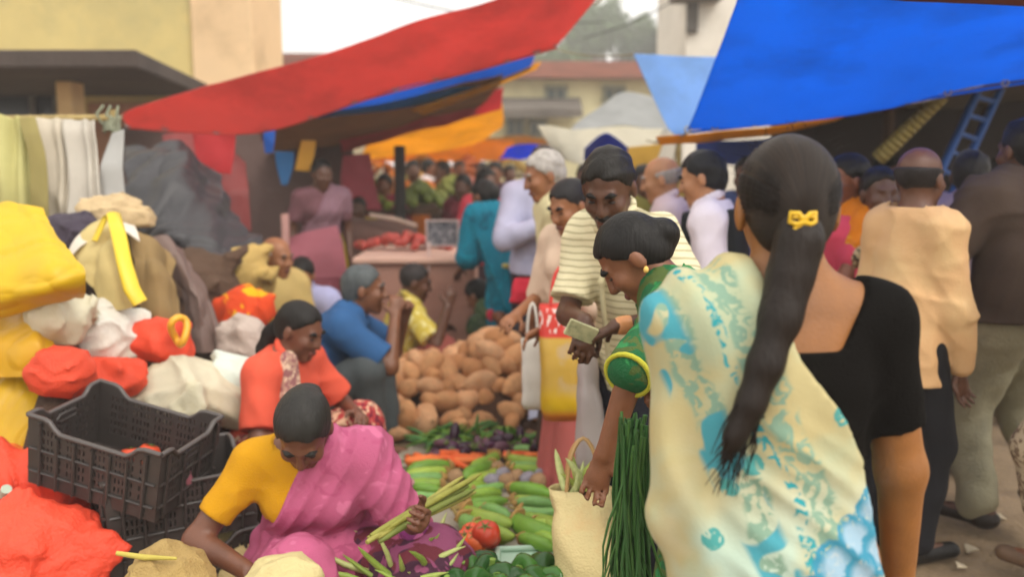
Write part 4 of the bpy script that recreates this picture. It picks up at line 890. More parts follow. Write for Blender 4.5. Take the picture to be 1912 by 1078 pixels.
# --- woman sorting drumsticks in the foreground
L1 = at2(592, 1000, 2.72)
J = person('seated woman in pink sari and mustard blouse bending over drumsticks', L1, 186, H=1.5, sk='brown', g=1.12, fem=True, hairdo='bun', hcol='2b2926', vox=.0065, face=True, group=CR,
    hip=(0, 0, .215), lean=13, curve=14, head=(46, -4, -4), la=(-.12, .42, .09), ra=(-.02, .58, .06), lk=(-1, .5, .4), rk=(-.1, .4, 1),
    rw=('px', 462, 1068, 2.36), lw=('px', 772, 962, 2.40), rp=(1, -.6, -.15), lp=(-.35, -.5, -1),
    hands=dict(l=dict(curl=1.0, dirv=(-.35, .9, .1)), r=dict(curl=.6, dirv=(-.1, .5, -.8))),
    top=dict(kind='blouse', m=cloth('c9900f', var=.1), sleeve='blouse', hem=-.02, collar=False, loose=.009, amp=.004, freq=26., neck=[el((.0, .10, .60), (.062, .09, .11), k=.01)]),
    bottom=dict(kind='lap', m=PINKM, wide=1.12, loose=.018, amp=.009, freq=20.))
sari_wrap(J, J.root, .0065, 1.12, PINKM, seed=12, loose=.018, a0=-.015, a1=.15, amp=.007, freq=22., tail=.4, extra=[rc(J.S['l'], J.S['l'] + (J.El['l'] - J.S['l']) * .95, .053, .05, k=.05), rc(J.waist + J.X * .05 + J.f * .07, J.P + J.f * .16 - J.X * .1, .07, .09, k=.06)])
link('cuff', surf('cuff', [rc(J.El['l'] + (J.Wr['l'] - J.El['l']) * .05, J.El['l'] + (J.Wr['l'] - J.El['l']) * .38, .05, .043)], .006, wr=(5, .004, 40.)), blotch('8a3d7a', ['c46aa0'], 30, .55), J.root)
link('underskirt', surf('underskirt', [rc(J.Hp['l'] + np.array((0, .05, .01)), J.Kn['l'], .1, .085, k=.05), rc(J.Kn['l'], J.An['l'], .085, .075, k=.05)], .008, off=.027, wr=(15, .009, 20.), cuts=[lambda X: .04 - X[:, 2], lambda X, s=J: (X[:, 0] - (s.P[0] - .10))]), MAR, J.root)
JP = J
# --- woman in coral
L2 = at2(492, 700, 3.6)
J = person('woman in a coral shirt sitting behind the woman in pink, hair tied back', L2, -112, H=1.47, sk='brown', fem=True, hairdo='pony', vox=.009, face=True, group=CR, hip=(0, 0, .27), lean=12, curve=8, head=(18, 0, 0),
    la=(-.1, .42, .06), ra=(.1, .42, .06), lk=(-.7, .3, 1), rk=(.7, .3, 1), rw=(.1, .32, .42), lw=(-.12, .36, .45), rp=(1, -.6, -.5), lp=(-1, -.6, -.5),
    top=dict(kind='shirt', m=cloth('dc5a42'), sleeve='short', hem=.02, loose=.02, amp=.006), bottom=dict(kind='lap', m=blotch('a83a3a', ['d8b090', '6d2030'], 22, .54, 4), wide=1.12, amp=.008))
tube_hair('hair_tail', [J.T(0, -.1, -.03), J.T(0, -.12, -.09), J.T(.0, -.13, -.17), J.T(.01, -.12, -.24)], [.032, .03, .024, .008], hairm('14110f'), J.root, .008)
link('scarf', surf('scarf', [rc(J.NB + J.X * .07 + J.f * .05, J.chest + J.X * .09 + J.f * .13, .03, .04), rc(J.chest + J.X * .09 + J.f * .13, J.P + J.f * .2 + J.X * .1, .04, .05, k=.03)], .008, off=.012, wr=(4, .006, 26.)), blotch('b08a78', ['d0b49a', '8a5a5a'], 30, .52, 6), J.root)
# --- man in blue
L3 = at2(572, 740, 4.5)
J = person('man in a blue shirt squatting with elbows on raised knees by the coconuts', L3, -86, H=1.66, sk='mid', hairdo='short', hcol='4a4f50', vox=.0085, face=True, group=CR, hip=(0, .02, .26), lean=20, curve=14, head=(-6, 0, 0), brow='4a4644', g=1.06,
    la=(-.12, .40, .07), ra=(.14, .34, .07), lk=(-.3, .5, 1), rk=(.3, .5, 1), rw=(.10, .46, .70), lw=(-.03, .50, .68), rp=(.4, .2, -1), lp=(-.4, .2, -1), hands=dict(l=dict(curl=.9), r=dict(curl=.9)), feet=dict(l=(-.2, 1, 0), r=(.2, 1, 0)),
    top=dict(kind='shirt', m=cloth('2d5684'), sleeve='short', hem=.06, loose=.026, amp=.008), bottom=dict(m=cloth('4d5355'), wide=1.1, amp=.007, z0=.03))
# --- dark cropped head man
L6 = at2(738, 640, 5.75)
J = person('dark skinned man with cropped hair in yellow holding out an orange piece', L6, -70, H=1.6, sk='dark', hairdo='crop', hcol='2a2524', vox=.0095, face=True, group=CR, hip=(0, 0, .10), lean=12, head=(8, -15, 0), la=(-.2, .4, .06), ra=(.15, .45, .06), lk=(-.8, .2, .8), rk=(.8, .2, .8),
    rw=('px', 836, 574, 5.5), lw=(-.15, .32, .34), rp=(.3, -.2, -1), top=dict(kind='shirt', m=blotch('c4b04a', ['d8cf90'], 18, .55, 3), sleeve='short', hem=.05), bottom=dict(kind='lap', m=cloth('8d4a42'), wide=1.1))
J6 = J
# --- bald old man, lilac sitter
person('bald old man in a pale yellow shirt sitting behind the coral woman', at2(500, 600, 5.4), -128, H=1.6, sk='tan', hairdo='bald_fringe', hcol='a59c94', brow='5f5148', vox=.0095, face=True, group=CR, hip=(0, 0, .30), lean=8, head=(6, 10, 0), g=1.12, la=(-.12, .42, .06), ra=(.12, .42, .06), lk=(-.6, .3, 1), rk=(.6, .3, 1), rw=(.12, .3, .45), lw=(-.12, .3, .45),
    top=dict(kind='shirt', m=cloth('c6ad6e'), sleeve='short', hem=.05, loose=.03), bottom=dict(kind='lap', m=cloth('b9a27a'), wide=1.1))
person('dark haired seller in lilac half hidden behind the man in blue', at2(588, 600, 5.8), 158, H=1.5, sk='tan', fem=True, hairdo='bun', vox=.010, group=CR, hip=(0, 0, .2), lean=14, head=(15, 20, 0), la=(-.2, .4, .06), ra=(.2, .4, .06), lk=(-1, .3, .7), rk=(1, .3, .7),
    top=dict(kind='shirt', m=cloth('a6a8cc'), sleeve='half', hem=.05, loose=.03), bottom=dict(kind='lap', m=cloth('9aa0c0'), wide=1.1))
J = person('standing woman in a dusty pink sari in the shade of the left stall', at2(600, 500, 7.0), -150, H=1.5, sk='dark', fem=True, hairdo='bun', vox=.012, group=CR, lean=6, head=(8, 0, 0), top=dict(kind='blouse', m=cloth('6f4a50'), sleeve='blouse', hem=-.03, collar=False, loose=.01), bottom=dict(kind='skirt', m=cloth('93505c'), r1=.27))
sari_wrap(J, J.root, .012, 1, cloth('80606a'), seed=6)
# --- teal sari
TEAL = blotch('0a6f86', ['0d7f96', '085a72'], 8, .6, 5)
J = person('woman in a teal sari standing with her back turned beside the ledge', at2(952, 640, 5.9), 38, H=1.42, sk='mid', fem=True, hairdo='bun', vox=.009, group=CR, lean=24, curve=10, head=(12, 12, 0), lw=(-.16, .34, .74), rw=(.14, .36, .70),
    top=dict(kind='blouse', m=cloth('c0425a'), sleeve='blouse', hem=-.02, collar=False, loose=.01), bottom=dict(kind='skirt', m=TEAL, r1=.23, amp=.01))
sari_wrap(J, J.root, .009, 1, TEAL, seed=9, a0=-.10, a1=.02, loose=.026, tail=.9, amp=.009, extra=[rc(J.S['r'] - J.f * .03, J.S['l'] - J.f * .03, .06, k=.05), rc(J.S['r'], J.S['r'] + (J.El['r'] - J.S['r']) * .9, .052, .055, k=.05), rc(J.S['l'], J.El['l'], .052, .055, k=.05)])
link('border', surf('border', [rc(J.P - J.f0 * .13 - J.X * .14 + J.u0 * .02, J.P - J.f0 * .15 + J.X * .12 - J.u0 * .04, .016, .018), rc(J.P - J.f0 * .15 + J.X * .12 - J.u0 * .04, J.waist + J.X * .17 - J.f0 * .02, .018, .014)], .007), cloth('b8a85a'), J.root)
# --- lavender shirt man with phone
J = person('man in a pale lavender shirt looking down at the phone in his hands', at2(1012, 500, 5.5), 184, H=1.58, sk='mid', hairdo='short', hcol='3a302c', vox=.0095, face=True, moust='2a2422', group=CR, lean=3, head=(26, 0, 0), lw=(-.06, .26, 1.09), rw=(.04, .25, 1.09), lp=(-1, -.5, -.6), rp=(1, -.5, -.6), hands=dict(l=dict(curl=.9, dirv=(.5, .8, .1)), r=dict(curl=.9, dirv=(-.5, .8, .1))),
    top=dict(kind='shirt', m=cloth('b4b4cc'), sleeve='long', hem=.05, loose=.024), bottom=dict(m=cloth('2c2a33')), shoes='201a18')
ph = MB(); pc = J.world((J.Wr['l'] + J.Wr['r']) / 2 + np.array((0, .06, .02))); ph.box(pc, (.075, .15, .012), Euler((R_(-35), 0, 0))); tag(ph.build('phone', plastic('15161a', rough=.15), None, .003), 'black mobile phone held by the man in lavender', 'phone')
# --- white haired man
J = person('white haired man in a cream shirt bending over the coconuts with carrier bags', at2(1066, 620, 4.4), 96, H=1.54, sk='tan', hairdo='short', hcol='b5aea6', vox=.009, face=True, brow='8a8078', group=CR, lean=9, curve=4, head=(14, 10, 0), g=1.05, lw=('px', 1000, 590, 4.2), rw=('px', 1042, 560, 4.0), feet=dict(l=(-.3, 1, 0), r=(.1, 1, 0)), la=(-.12, .12, .07), ra=(.12, -.02, .07),
    top=dict(kind='shirt', m=cloth('d6cb9e'), sleeve='half', hem=.12, loose=.026, amp=.008), bottom=dict(m=cloth('4b3a30'), amp=.009), shoes='5a3a24', hands=dict(l=dict(curl=1.2), r=dict(curl=1.2)))
JW = J
# --- green skirted shopper hidden behind
J = person('stooping woman in a dark green sari reaching toward the coconuts', at2(985, 640, 5.95), 60, H=1.4, sk='mid', fem=True, hairdo='bun', vox=.011, group=CR, hip=(0, -.05, .26), la=(-.1, .22, .06), ra=(.1, .22, .06), lk=(-.4, 1, .5), rk=(.4, 1, .5), lean=52, curve=14, head=(10, 0, 0), lw=('px', 945, 650, 5.75), rw=('px', 960, 640, 5.7),
    top=dict(kind='blouse', m=cloth('c43a50'), sleeve='blouse', hem=-.02, collar=False, loose=.012), bottom=dict(kind='lap', m=blotch('3a4a36', ['55643c'], 10, .55), wide=1.15))
sari_wrap(J, J.root, .011, 1, cloth('46583c'), seed=8, a0=-.08, a1=.03)
# --- pink top with dark hair
person('short shopper in pale pink with sleek dark hair beside the striped shirt man', at2(1090, 600, 3.85), 128, H=1.40, sk='tan', fem=True, hairdo='bun', hcol='1b1718', vox=.009, face=True, group=CR, lean=6, head=(22, 0, 0), lw=(-.1, .3, .8), rw=(.14, .25, .82),
    top=dict(kind='shirt', m=cloth('d2b8a0'), sleeve='half', hem=.14, loose=.02), bottom=dict(kind='skirt', m=cloth('b3605a'), r1=.22))
# --- cream striped shirt man
J = person('man in a cream striped shirt looking down between the white haired man and green sari', at2(1200, 640, 2.92), 132, H=1.55, sk='dark', hairdo='short', hcol='17130f', vox=.0075, face=True, moust='1a1512', group=CR, lean=13, curve=8, head=(26, 26, 0), g=.86, shw=.094,
    lw=('px', 1150, 610, 2.55), rw=('px', 1092, 600, 2.62), lp=(-1, -.3, -.6), rp=(1, -.5, -.5), hands=dict(l=dict(curl=.9, dirv=(.75, .3, -.45)), r=dict(curl=.8, dirv=(-.4, .5, -.6))),
    top=dict(kind='shirt', m=stripes('d6cca8', 'b3a985', .021, .3), sleeve='short', hem=.10, loose=.022, amp=.008), bottom=dict(m=cloth('25262e')), shoes='2a1d15')
JC = J; w = J.world
link('watch', surf('watch', [rc(J.Wr['l'] - U(J.Wr['l'] - J.El['l']) * .035, J.Wr['l'] - U(J.Wr['l'] - J.El['l']) * .015, .0275)], .006), mat('c98a5a', rough=.3, kind='metal'), J.root)
link('placket', surf('placket', [rc(J.NB + J.f * .06 - J.u * .06, J.chest + J.f * .135, .006, k=.01), rc(J.chest + J.f * .135, J.P + J.f0 * .16 - J.u0 * .05, .006, k=.01)], .005, off=.003), cloth('b9ae8a'), J.root)
note = MB(); nc = w(J.Wr['l'] + U(J.Wr['l'] - J.El['l']) * .1); note.box(nc, (.09, .012, .05), Euler((.3, .4, .2))); tag(note.build('banknote', mat('b8b48a', rough=.8, kind='paper', dirt=('6d7a5a', .8, 30)), None, .002), 'folded banknote held by the man in striped shirt', 'money')
# --- green sari woman
GRN = blotch('1f5a34', ['2f7a44', '4a5a2c'], 9, .52, 7)
J = person('woman in a green sari with oiled dark hair bending in profile toward the stall', at2(1362, 700, 2.28), 78, H=1.40, sk='mid', fem=True, hairdo='bun', hcol='14110f', vox=.007, face=True, group=CR, lean=19, curve=10, head=(38, 6, 0), lw=('px', 1130, 850, 1.98), rw=('px', 1210, 830, 1.75), lp=(-.7, .2, -.1), rp=(.6, -.8, -.2),
    hands=dict(l=dict(curl=.8), r=dict(curl=.8)),
    top=dict(kind='blouse', m=GRN, sleeve='half', hem=-.02, collar=False, loose=.012, neck=[el((0, .2, 1.22), (.09, .14, .10), k=.01)]), bottom=dict(kind='skirt', m=GRN, r1=.25))
sari_wrap(J, J.root, .008, 1, GRN, seed=10, a0=-.02, a1=.12)
er = link('earring', surf('earring', [el(J.T(-.083, -.004, -.046), (.007, .007, .009))], .0025), mat('e0b860', rough=.25, kind='gold'), J.root)
JG = J
ax_ = U(J.El['l'] - J.S['l']); e1_ = U(np.cross(ax_, (0, 0, 1.))); e2_ = np.cross(ax_, e1_); cf = MB()
cf.tube([tuple(J.El['l'] + ax_ * .03 + (e1_ * math.cos(a) + e2_ * math.sin(a)) * .052) for a in [i * math.pi / 10 for i in range(21)]], .006, 6, cap=False); cf.build('cuff', cloth('b8b43a'), J.root)
# --- near woman seen from behind
sk_n = '95602f'
SARI = cloth('b0a478', key='near', bump=.1).copy()
t_ = SARI.node_tree; Lk = t_.links.new; bs = t_.nodes['Principled BSDF']; src = bs.inputs['Base Color'].links[0].from_socket
tcn = nd(t_, 'ShaderNodeTexCoord'); sxyz = nd(t_, 'ShaderNodeSeparateXYZ'); Lk(tcn.outputs['Object'], sxyz.inputs[0])
def mixc(fac, col):
    global src
    mx = nd(t_, 'ShaderNodeMix', data_type='RGBA'); Lk(fac, mx.inputs['Factor']); Lk(src, mx.inputs[6]); mx.inputs[7].default_value = lin(col); src = mx.outputs[2]
def mth(op, a, b=None, c=None):
    n = nd(t_, 'ShaderNodeMath', operation=op)
    for i, v in enumerate((a, b, c)):
        if v is None: continue
        if isinstance(v, (int, float)): n.inputs[i].default_value = v
        else: Lk(v, n.inputs[i])
    return n.outputs[0]
def nz(scale, loc=(0, 0, 0), dist=0, det=3, vs=(1, 1, 1)):
    mp = nd(t_, 'ShaderNodeMapping'); Lk(tcn.outputs['Object'], mp.inputs[0]); mp.inputs['Location'].default_value = loc; mp.inputs['Scale'].default_value = vs
    n = nd(t_, 'ShaderNodeTexNoise', Scale=scale, Detail=float(det), Distortion=float(dist)); Lk(mp.outputs[0], n.inputs['Vector']); return n.outputs['Fac']
def ramp(v, a, b, lo=0., hi=1.):
    n = nd(t_, 'ShaderNodeMapRange', clamp=True); n.inputs[1].default_value = a; n.inputs[2].default_value = b; n.inputs[3].default_value = lo; n.inputs[4].default_value = hi; Lk(v, n.inputs[0]); return n.outputs[0]
X_, Z_ = sxyz.outputs[0], sxyz.outputs[2]
mixc(ramp(nz(7, (3, 0, 0)), .45, .65, 0, .75), 'a4b49a')                      # mint wash
mixc(ramp(nz(6, (9, 2, 0)), .5, .7, 0, .7), 'c4bc9c')                         # cream wash
lowz = ramp(Z_, 1.02, .86)
mixc(mth('MULTIPLY', lowz, ramp(nz(5, (1, 5, 2)), .42, .6, 0, .8)), 'aac4b8')
mixc(mth('MULTIPLY', ramp(X_, .0, .14), mth('MULTIPLY', lowz, ramp(nz(8, (4, 4, 2), 1), .45, .6, 0, .8))), '98a8ca')
# woven border bands: slanting lines set by x + slope * z, broken by a rougher print
band = mth('ADD', mth('MULTIPLY_ADD', Z_, .42, X_), mth('MULTIPLY', nz(9, (2, 2, 2)), .07))
for c0, wd, col, th_ in ((.305, .026, '7d9a86', .47), (.405, .03, '7d9a86', .47), (.365, .012, '2d8f96', .5)):
    d_ = mth('ABSOLUTE', mth('SUBTRACT', band, c0 + .035)); mixc(mth('MULTIPLY', ramp(d_, wd, wd * .7), ramp(nz(38, (c0 * 9, 1, 0), 1.5), th_, th_ + .05)), col)
edge = mth('MULTIPLY_ADD', Z_, .46, X_)
mixc(mth('MULTIPLY', mth('MULTIPLY', ramp(edge, .375, .362), ramp(edge, .30, .31)), ramp(nz(13, (6, 1, 3), .6, 1), .50, .53)), '4793a0')
# petals of a big printed flower low on the right, small squares down the left
for (cx_, cz_, r0) in ((.105, .925, .036), (.07, .885, .036), (.035, .85, .04), (.12, .86, .04), (.08, .83, .034), (.0, .80, .04), (.06, .77, .05), (-.085, 1.0, .016), (-.115, .96, .014), (-.14, .88, .016), (.085, 1.06, .022), (.05, 1.08, .02)):
    dx = mth('SUBTRACT', X_, cx_); dz = mth('SUBTRACT', Z_, cz_)
    q = mth('ADD', mth('SQRT', mth('ADD', mth('MULTIPLY', dx, dx), mth('MULTIPLY', dz, dz))), mth('MULTIPLY', mth('SUBTRACT', nz(26, (cx_, cz_, 0)), .5), .03))
    mixc(mth('MULTIPLY', ramp(q, r0, r0 * .9), ramp(nz(45, (cz_, 0, cx_), 2), .36, .44)), '3b86a0' if r0 > .03 else '4a9490')
    if r0 > .033: mixc(ramp(q, r0 * .75, r0 * .4, 0, .8), '9db4c4')
Lk(src, bs.inputs['Base Color'])
LN = at2(1462, 700, 1.45)
def deepneck(X):
    x, y, z = X[:, 0], X[:, 1], X[:, 2]
    return np.minimum.reduce([x + .12, (.128 - x) * .82 + (z - 1.275) * .52, z - 1.165, .035 - y])
nb = [el((0, .0, 1.24), (.085, .09, .05), k=.01)]
J = person('woman in the foreground seen from behind, black blouse, long ponytail, printed cream sari', LN, 4, H=1.5, sk=sk_n, g=.97, fem=True, hairdo='pony', hcol='241a12', vox=.0065, group=CR, arm=1.13, shw=.100, lean=0, head=(4, -8, 0), rw=(.25, .06, .70), lw=(-.12, .10, .60), rp=(.5, -1, 0),
    top=dict(kind='blouse', m=mat('0e0c0a', rough=.9, var=.1, bump=.2, bscale=200, kind='cloth', spec=.08), sleeve='blouse', hem=.0, collar=False, loose=.012, amp=.004, freq=20., neck=[], cuts=[deepneck]),
    bottom=dict(kind='skirt', m=SARI, r1=.17, amp=.006, loose=.015))
JN = J
Xs = J.X; ff = J.f
def near_edge(X):                                                             # free edge of the cloth across the back
    x, z = X[:, 0], X[:, 2]
    lim = np.interp(z, [.55, .80, .93, 1.0, 1.07, 1.16, 1.24, 1.34], [.155, .13, .105, .09, .05, -.02, -.05, -.075])
    return (x - lim) * .85
def folds(X):
    x, y, z = X[:, 0], X[:, 1], X[:, 2]; q = z * .75 + x * .55 + .25 * (x + .1) ** 2
    a = np.clip((1.12 - z) / .12, 0, 1) * np.clip((x + .15) / .1, 0, 1)
    return .010 * a * ((1 - np.abs(np.sin(q * 44 + 1.1 * np.sin(z * 8 + x * 5)))) ** 1.5 - .35) + .005 * a * ((1 - np.abs(np.sin(q * 83 + 1.3 * np.sin(z * 12)))) ** 1.4 - .35) + .006 * (1 - a) * np.sin(x * 75 + z * 16 + np.sin(z * 20))
S_l, El_l = J.S['l'], J.El['l']
link('sari_pallu', surf('sari_pallu', torso(J, 1.02, True) + [rc(J.S['l'] * .98 + J.NB * .02, J.S['l'] * .3 + J.NB * .7 - np.array((0, 0, .03)), .06, .05, k=.05), rc(S_l, S_l + np.array((-.008, -.02, -.30)), .036, .046, n=(0, 1, 0), f=1.1, k=.05),
     rc(S_l + np.array((.004, -.03, -.28)), np.array((-.085, -.04, .45)), .045, .04, n=(0, 1, 0), f=1.1, k=.06), rc(J.chest - ff * .05, J.P - ff * .06, .105, .118, n=ff, f=1.5, k=.06), rc(J.P - ff * .05, np.array((.01, -.05, .25)), .118, .128, n=ff, f=1.25, k=.06)],
     .0062, off=.016, cuts=[near_edge, lambda X: np.where(np.linalg.norm((X - J.NB)[:, :2] - np.array((0, .01)), axis=1) < .062, .062 - np.linalg.norm((X - J.NB)[:, :2] - np.array((0, .01)), axis=1), -1.)], fn=folds, wr=(31, .0035, 24., (1, 1, .4))), SARI, J.root)
hm = hairm('1e1611')
# combed hair: streaks that run towards the clip
hm2 = hairm('231a14').copy(); t2 = hm2.node_tree; b2 = t2.nodes['Principled BSDF']; L2_ = t2.links.new
tc2 = nd(t2, 'ShaderNodeTexCoord'); mp2 = nd(t2, 'ShaderNodeMapping'); mp2.inputs['Location'].default_value = [-v for v in JN.T(0, -.1, -.03)]; L2_(tc2.outputs['Object'], mp2.inputs[0])
sp2 = nd(t2, 'ShaderNodeSeparateXYZ'); L2_(mp2.outputs[0], sp2.inputs[0]); at_ = nd(t2, 'ShaderNodeMath', operation='ARCTAN2'); L2_(sp2.outputs[0], at_.inputs[0]); L2_(sp2.outputs[2], at_.inputs[1])
ln2 = nd(t2, 'ShaderNodeVectorMath', operation='LENGTH'); L2_(mp2.outputs[0], ln2.inputs[0]); cb2 = nd(t2, 'ShaderNodeCombineXYZ'); L2_(at_.outputs[0], cb2.inputs[0]); L2_(ln2.outputs['Value'], cb2.inputs[1])
ns2 = nd(t2, 'ShaderNodeTexNoise', Scale=26.0, Detail=5.0, Roughness=.7); mq2 = nd(t2, 'ShaderNodeMapping'); mq2.inputs['Scale'].default_value = (1, .12, 1); L2_(cb2.outputs[0], mq2.inputs[0]); L2_(mq2.outputs[0], ns2.inputs['Vector'])
bp2 = nd(t2, 'ShaderNodeBump', Strength=.8, Distance=.004); L2_(ns2.outputs['Fac'], bp2.inputs['Height']); L2_(bp2.outputs[0], b2.inputs['Normal'])
rm2 = nd(t2, 'ShaderNodeMapRange'); rm2.inputs[1].default_value = .35; rm2.inputs[2].default_value = .7; rm2.inputs[3].default_value = .35; rm2.inputs[4].default_value = 1.7; L2_(ns2.outputs['Fac'], rm2.inputs[0])
vs2 = nd(t2, 'ShaderNodeVectorMath', operation='SCALE'); vs2.inputs[0].default_value = lin('241a13')[:3]; L2_(rm2.outputs[0], vs2.inputs['Scale']); L2_(vs2.outputs[0], b2.inputs['Base Color'])
for ch_ in J.root.children:
    if ch_.name.startswith('hair') and ch_.type == 'MESH': ch_.data.materials[0] = hm2
T = J.T
tl = [T(.0, -.088, -.02), T(-.004, -.112, -.06), T(-.02, -.12, -.12), T(-.036, -.135, -.18), T(-.060, -.15, -.25), T(-.082, -.158, -.31), T(-.105, -.16, -.36), T(-.118, -.16, -.395)]
tube_hair('hair_tail', tl, [.026, .027, .025, .022, .018, .013, .008, .003], hm, J.root, .006, amp=.0018)
hb = MB(); rr = random.Random(4)
for i in range(150):                                                           # strands combed over the head and down the tail
    a = rr.uniform(-2.6, 2.6); pts_ = []
    for q in range(9):
        th_ = math.pi * (.30 + .62 * q / 8) ; xx = math.sin(a) * math.sin(th_); zz = math.cos(a) * math.sin(th_); yy = math.cos(th_)
        pts_.append(T(xx * .0825, -.016 + yy * .1025, .028 + zz * .0925 - (.03 * (q / 8) ** 2)))
    hb.tube([tuple(p_) for p_ in pts_], [.0005] + [.0011] * 7 + [.0006], 4)
for i in range(120):
    k0 = rr.randrange(0, 3); oa = rr.uniform(0, 6.28); pts_ = []
    for q in range(k0, 8):
        rq = [.029, .030, .028, .025, .021, .016, .010, .008][q] * rr.uniform(1.0, 1.05); pts_.append(np.array(tl[q]) + JN.X * math.cos(oa) * rq + JN.f * math.sin(oa) * rq)
    hb.tube([tuple(p_) for p_ in catmull(pts_, 12)], [.0005] + [.0012] * 10 + [.0005], 4)
for i in range(40):                                                            # flyaways
    a = rr.uniform(-1.6, 1.6); c3 = np.array((math.sin(a) * .085, -.02 + rr.uniform(-.05, .03), .03 + math.cos(a) * .096)); d3 = np.array((math.sin(a), rr.uniform(-.6, .2), math.cos(a)))
    p3 = T(*c3); e3 = T(*(c3 + d3 * rr.uniform(.008, .02) + np.array((rr.uniform(-.02, .02), 0, 0)))); hb.tube([p3, e3], [.0005, .0002], 3)
for i in range(46):                                                            # loose ends
    b = np.array(tl[5]) + np.array([rr.uniform(-.02, .02) for _ in range(3)]); e = np.array(tl[7]) + np.array((rr.uniform(-.035, .04), rr.uniform(-.02, .01), rr.uniform(-.06, .02)))
    hb.tube([b, (b + e) / 2 + np.array((rr.uniform(-.012, .012), 0, 0)), e], [.0022, .0017, .0005], 5)
hb.build('loose_hair', hm, J.root)
c_ = T(-.006, -.128, -.028); cl = MB()
GOLD = mat('e0b52a', rough=.25, var=.15, kind='enamel', bump=0)
for sx in (-1, 1):
    cl.tube([c_ + np.array((0, -.01, .0)), c_ + np.array((sx * .009, -.013, .013)), c_ + np.array((sx * .018, -.007, .014)), c_ + np.array((sx * .019, -.006, .0)), c_ + np.array((sx * .010, -.012, -.003)), c_ + np.array((0, -.012, 0))], .0042, 6)
    cl.tube([c_ + np.array((0, -.01, -.002)), c_ + np.array((sx * .012, -.01, -.010)), c_ + np.array((sx * .017, -.006, -.022))], [.0045, .0045, .002], 6)
cl.tube([c_ + np.array((-.016, -.012, .008)), c_ + np.array((.016, -.012, .008))], .003, 6)
oc = cl.build('hair_clip', GOLD); oc.matrix_world = Matrix.Translation(Vector(JN.loc)) @ Matrix.Rotation(R_(4), 4, 'Z')
tag(oc, 'small yellow butterfly clip fastened in the near woman\'s ponytail', 'hair clip')
# --- right hand crowd
person('grey haired man in a pinkish white shirt behind the green sari woman', at2(1256, 600, 4.6), 78, H=1.5, sk='light', hairdo='bald_fringe', hcol='8f8680', vox=.010, face=True, group=CR, lean=5, head=(12, 0, 0), top=dict(kind='shirt', m=cloth('c9b4b8'), sleeve='short', hem=.12), bottom=dict(m=cloth('3a3433')))
J = person('shopper with thick black hair in black waistcoat over white sleeves', at2(1338, 600, 3.9), 70, H=1.52, sk='light', hairdo='short', hcol='121216', vox=.009, face=True, group=CR, lean=5, head=(14, 0, 0), top=dict(kind='shirt', m=cloth('d9cfd8'), sleeve='half', hem=.02), bottom=dict(m=cloth('26262c')))
link('waistcoat', surf('waistcoat', torso(J, 1.02), .009, off=.052, cuts=[plane(J.P - J.u0 * .04, -J.u0), lambda X: (X - J.NB) @ J.u + .02, lambda X: np.abs((X - J.P) @ J.X) - .13], wr=(3, .004, 20.)), cloth('1d2024'), J.root)
J = person('woman in a bright orange sari facing left behind the near woman', at2(1588, 600, 4.0), 100, H=1.5, sk='7a452c', fem=True, hairdo='bun', vox=.009, face=True, group=CR, lean=3, head=(6, 0, 0), lw=(-.15, .3, .8), rw=(.15, .3, .8), top=dict(kind='blouse', m=cloth('d8801a'), sleeve='blouse', hem=-.03, collar=False, loose=.01), bottom=dict(kind='skirt', m=cloth('c8701a'), r1=.26))
sari_wrap(J, J.root, .009, 1, blotch('dd7d16', ['e0a82a'], 10, .58), seed=13, a0=-.04, a1=.1)
J = person('woman with a leopard print scarf and pink blouse behind the man in cream', at2(1626, 600, 3.85), 150, H=1.44, sk='dark', fem=True, hairdo='bun', vox=.010, group=CR, head=(5, 30, 0), top=dict(kind='blouse', m=cloth('d84a62'), sleeve='half', hem=.1, collar=False, loose=.02), bottom=dict(kind='skirt', m=cloth('57402f')))
sari_wrap(J, J.root, .010, 1, blotch('b8a27a', ['2a2018', '6d4a2c'], 30, .56, 2), seed=15, a0=-.02, a1=.12)
J = person('balding man in a long cream kurta seen from behind at the right', at2(1684, 700, 3.25), -66, H=1.52, sk='dark', hairdo='bald_fringe', hcol='1f1a1a', vox=.008, group=CR, lean=2, head=(2, 14, 0), g=.80, shw=.088, lw=(-.17, .06, .68), rw=(.15, .12, .70), lp=(-.8, -.6, 0), rp=(.8, -.6, 0),
    top=dict(kind='kurta', m=mat('d3a878', rough=.85, var=.08, scale=3, bump=.25, bscale=200, kind='cloth', dirt=('dcc08c', .9, 2.2)), sleeve='long', collar=False, hem=.14, loose=.024, flare=1.2, amp=.008, freq=11.), bottom=dict(m=cloth('17161a')), shoes='14110f')
person('man in a mauve grey shirt with his back turned beside the kurta man', at2(1792, 600, 4.15), -12, H=1.52, sk='dark', hairdo='short', hcol='1a1514', vox=.0095, group=CR, head=(6, -20, 0), lw=(-.22, .12, .72), rw=(.22, .2, .85), top=dict(kind='shirt', m=cloth('8a7884'), sleeve='short', hem=.1, loose=.03), bottom=dict(m=cloth('19181c')), shoes='14110f')
J = person('man in a dark brown shirt and rolled khaki trousers walking at the right edge', at2(1905, 700, 3.45), 14, H=1.64, sk='dark', hairdo='short', hcol='15110f', vox=.008, group=CR, lean=4, head=(4, 0, 0), g=1.12, la=('px', 1826, 945, 3.45), ra=('px', 1960, 930, 3.3), lw=(-.20, .22, .95), rw=(.26, .1, .8), lp=(-1, -.5, 0), lk=(-.2, 1, 0), rk=(.3, 1, 0), feet=dict(l=(-.5, .8, 0), r=(.3, .9, 0)),
    top=dict(kind='shirt', m=cloth('46382f'), sleeve='half', hem=.02, loose=.035, amp=.009), bottom=dict(m=mat('a09a80', rough=.9, var=.2, scale=5, bump=.35, bscale=120, kind='cloth', dirt=('4a4a40', .6, 5)), amp=.013, freq=16., wide=1.12), shoes='2a201a')
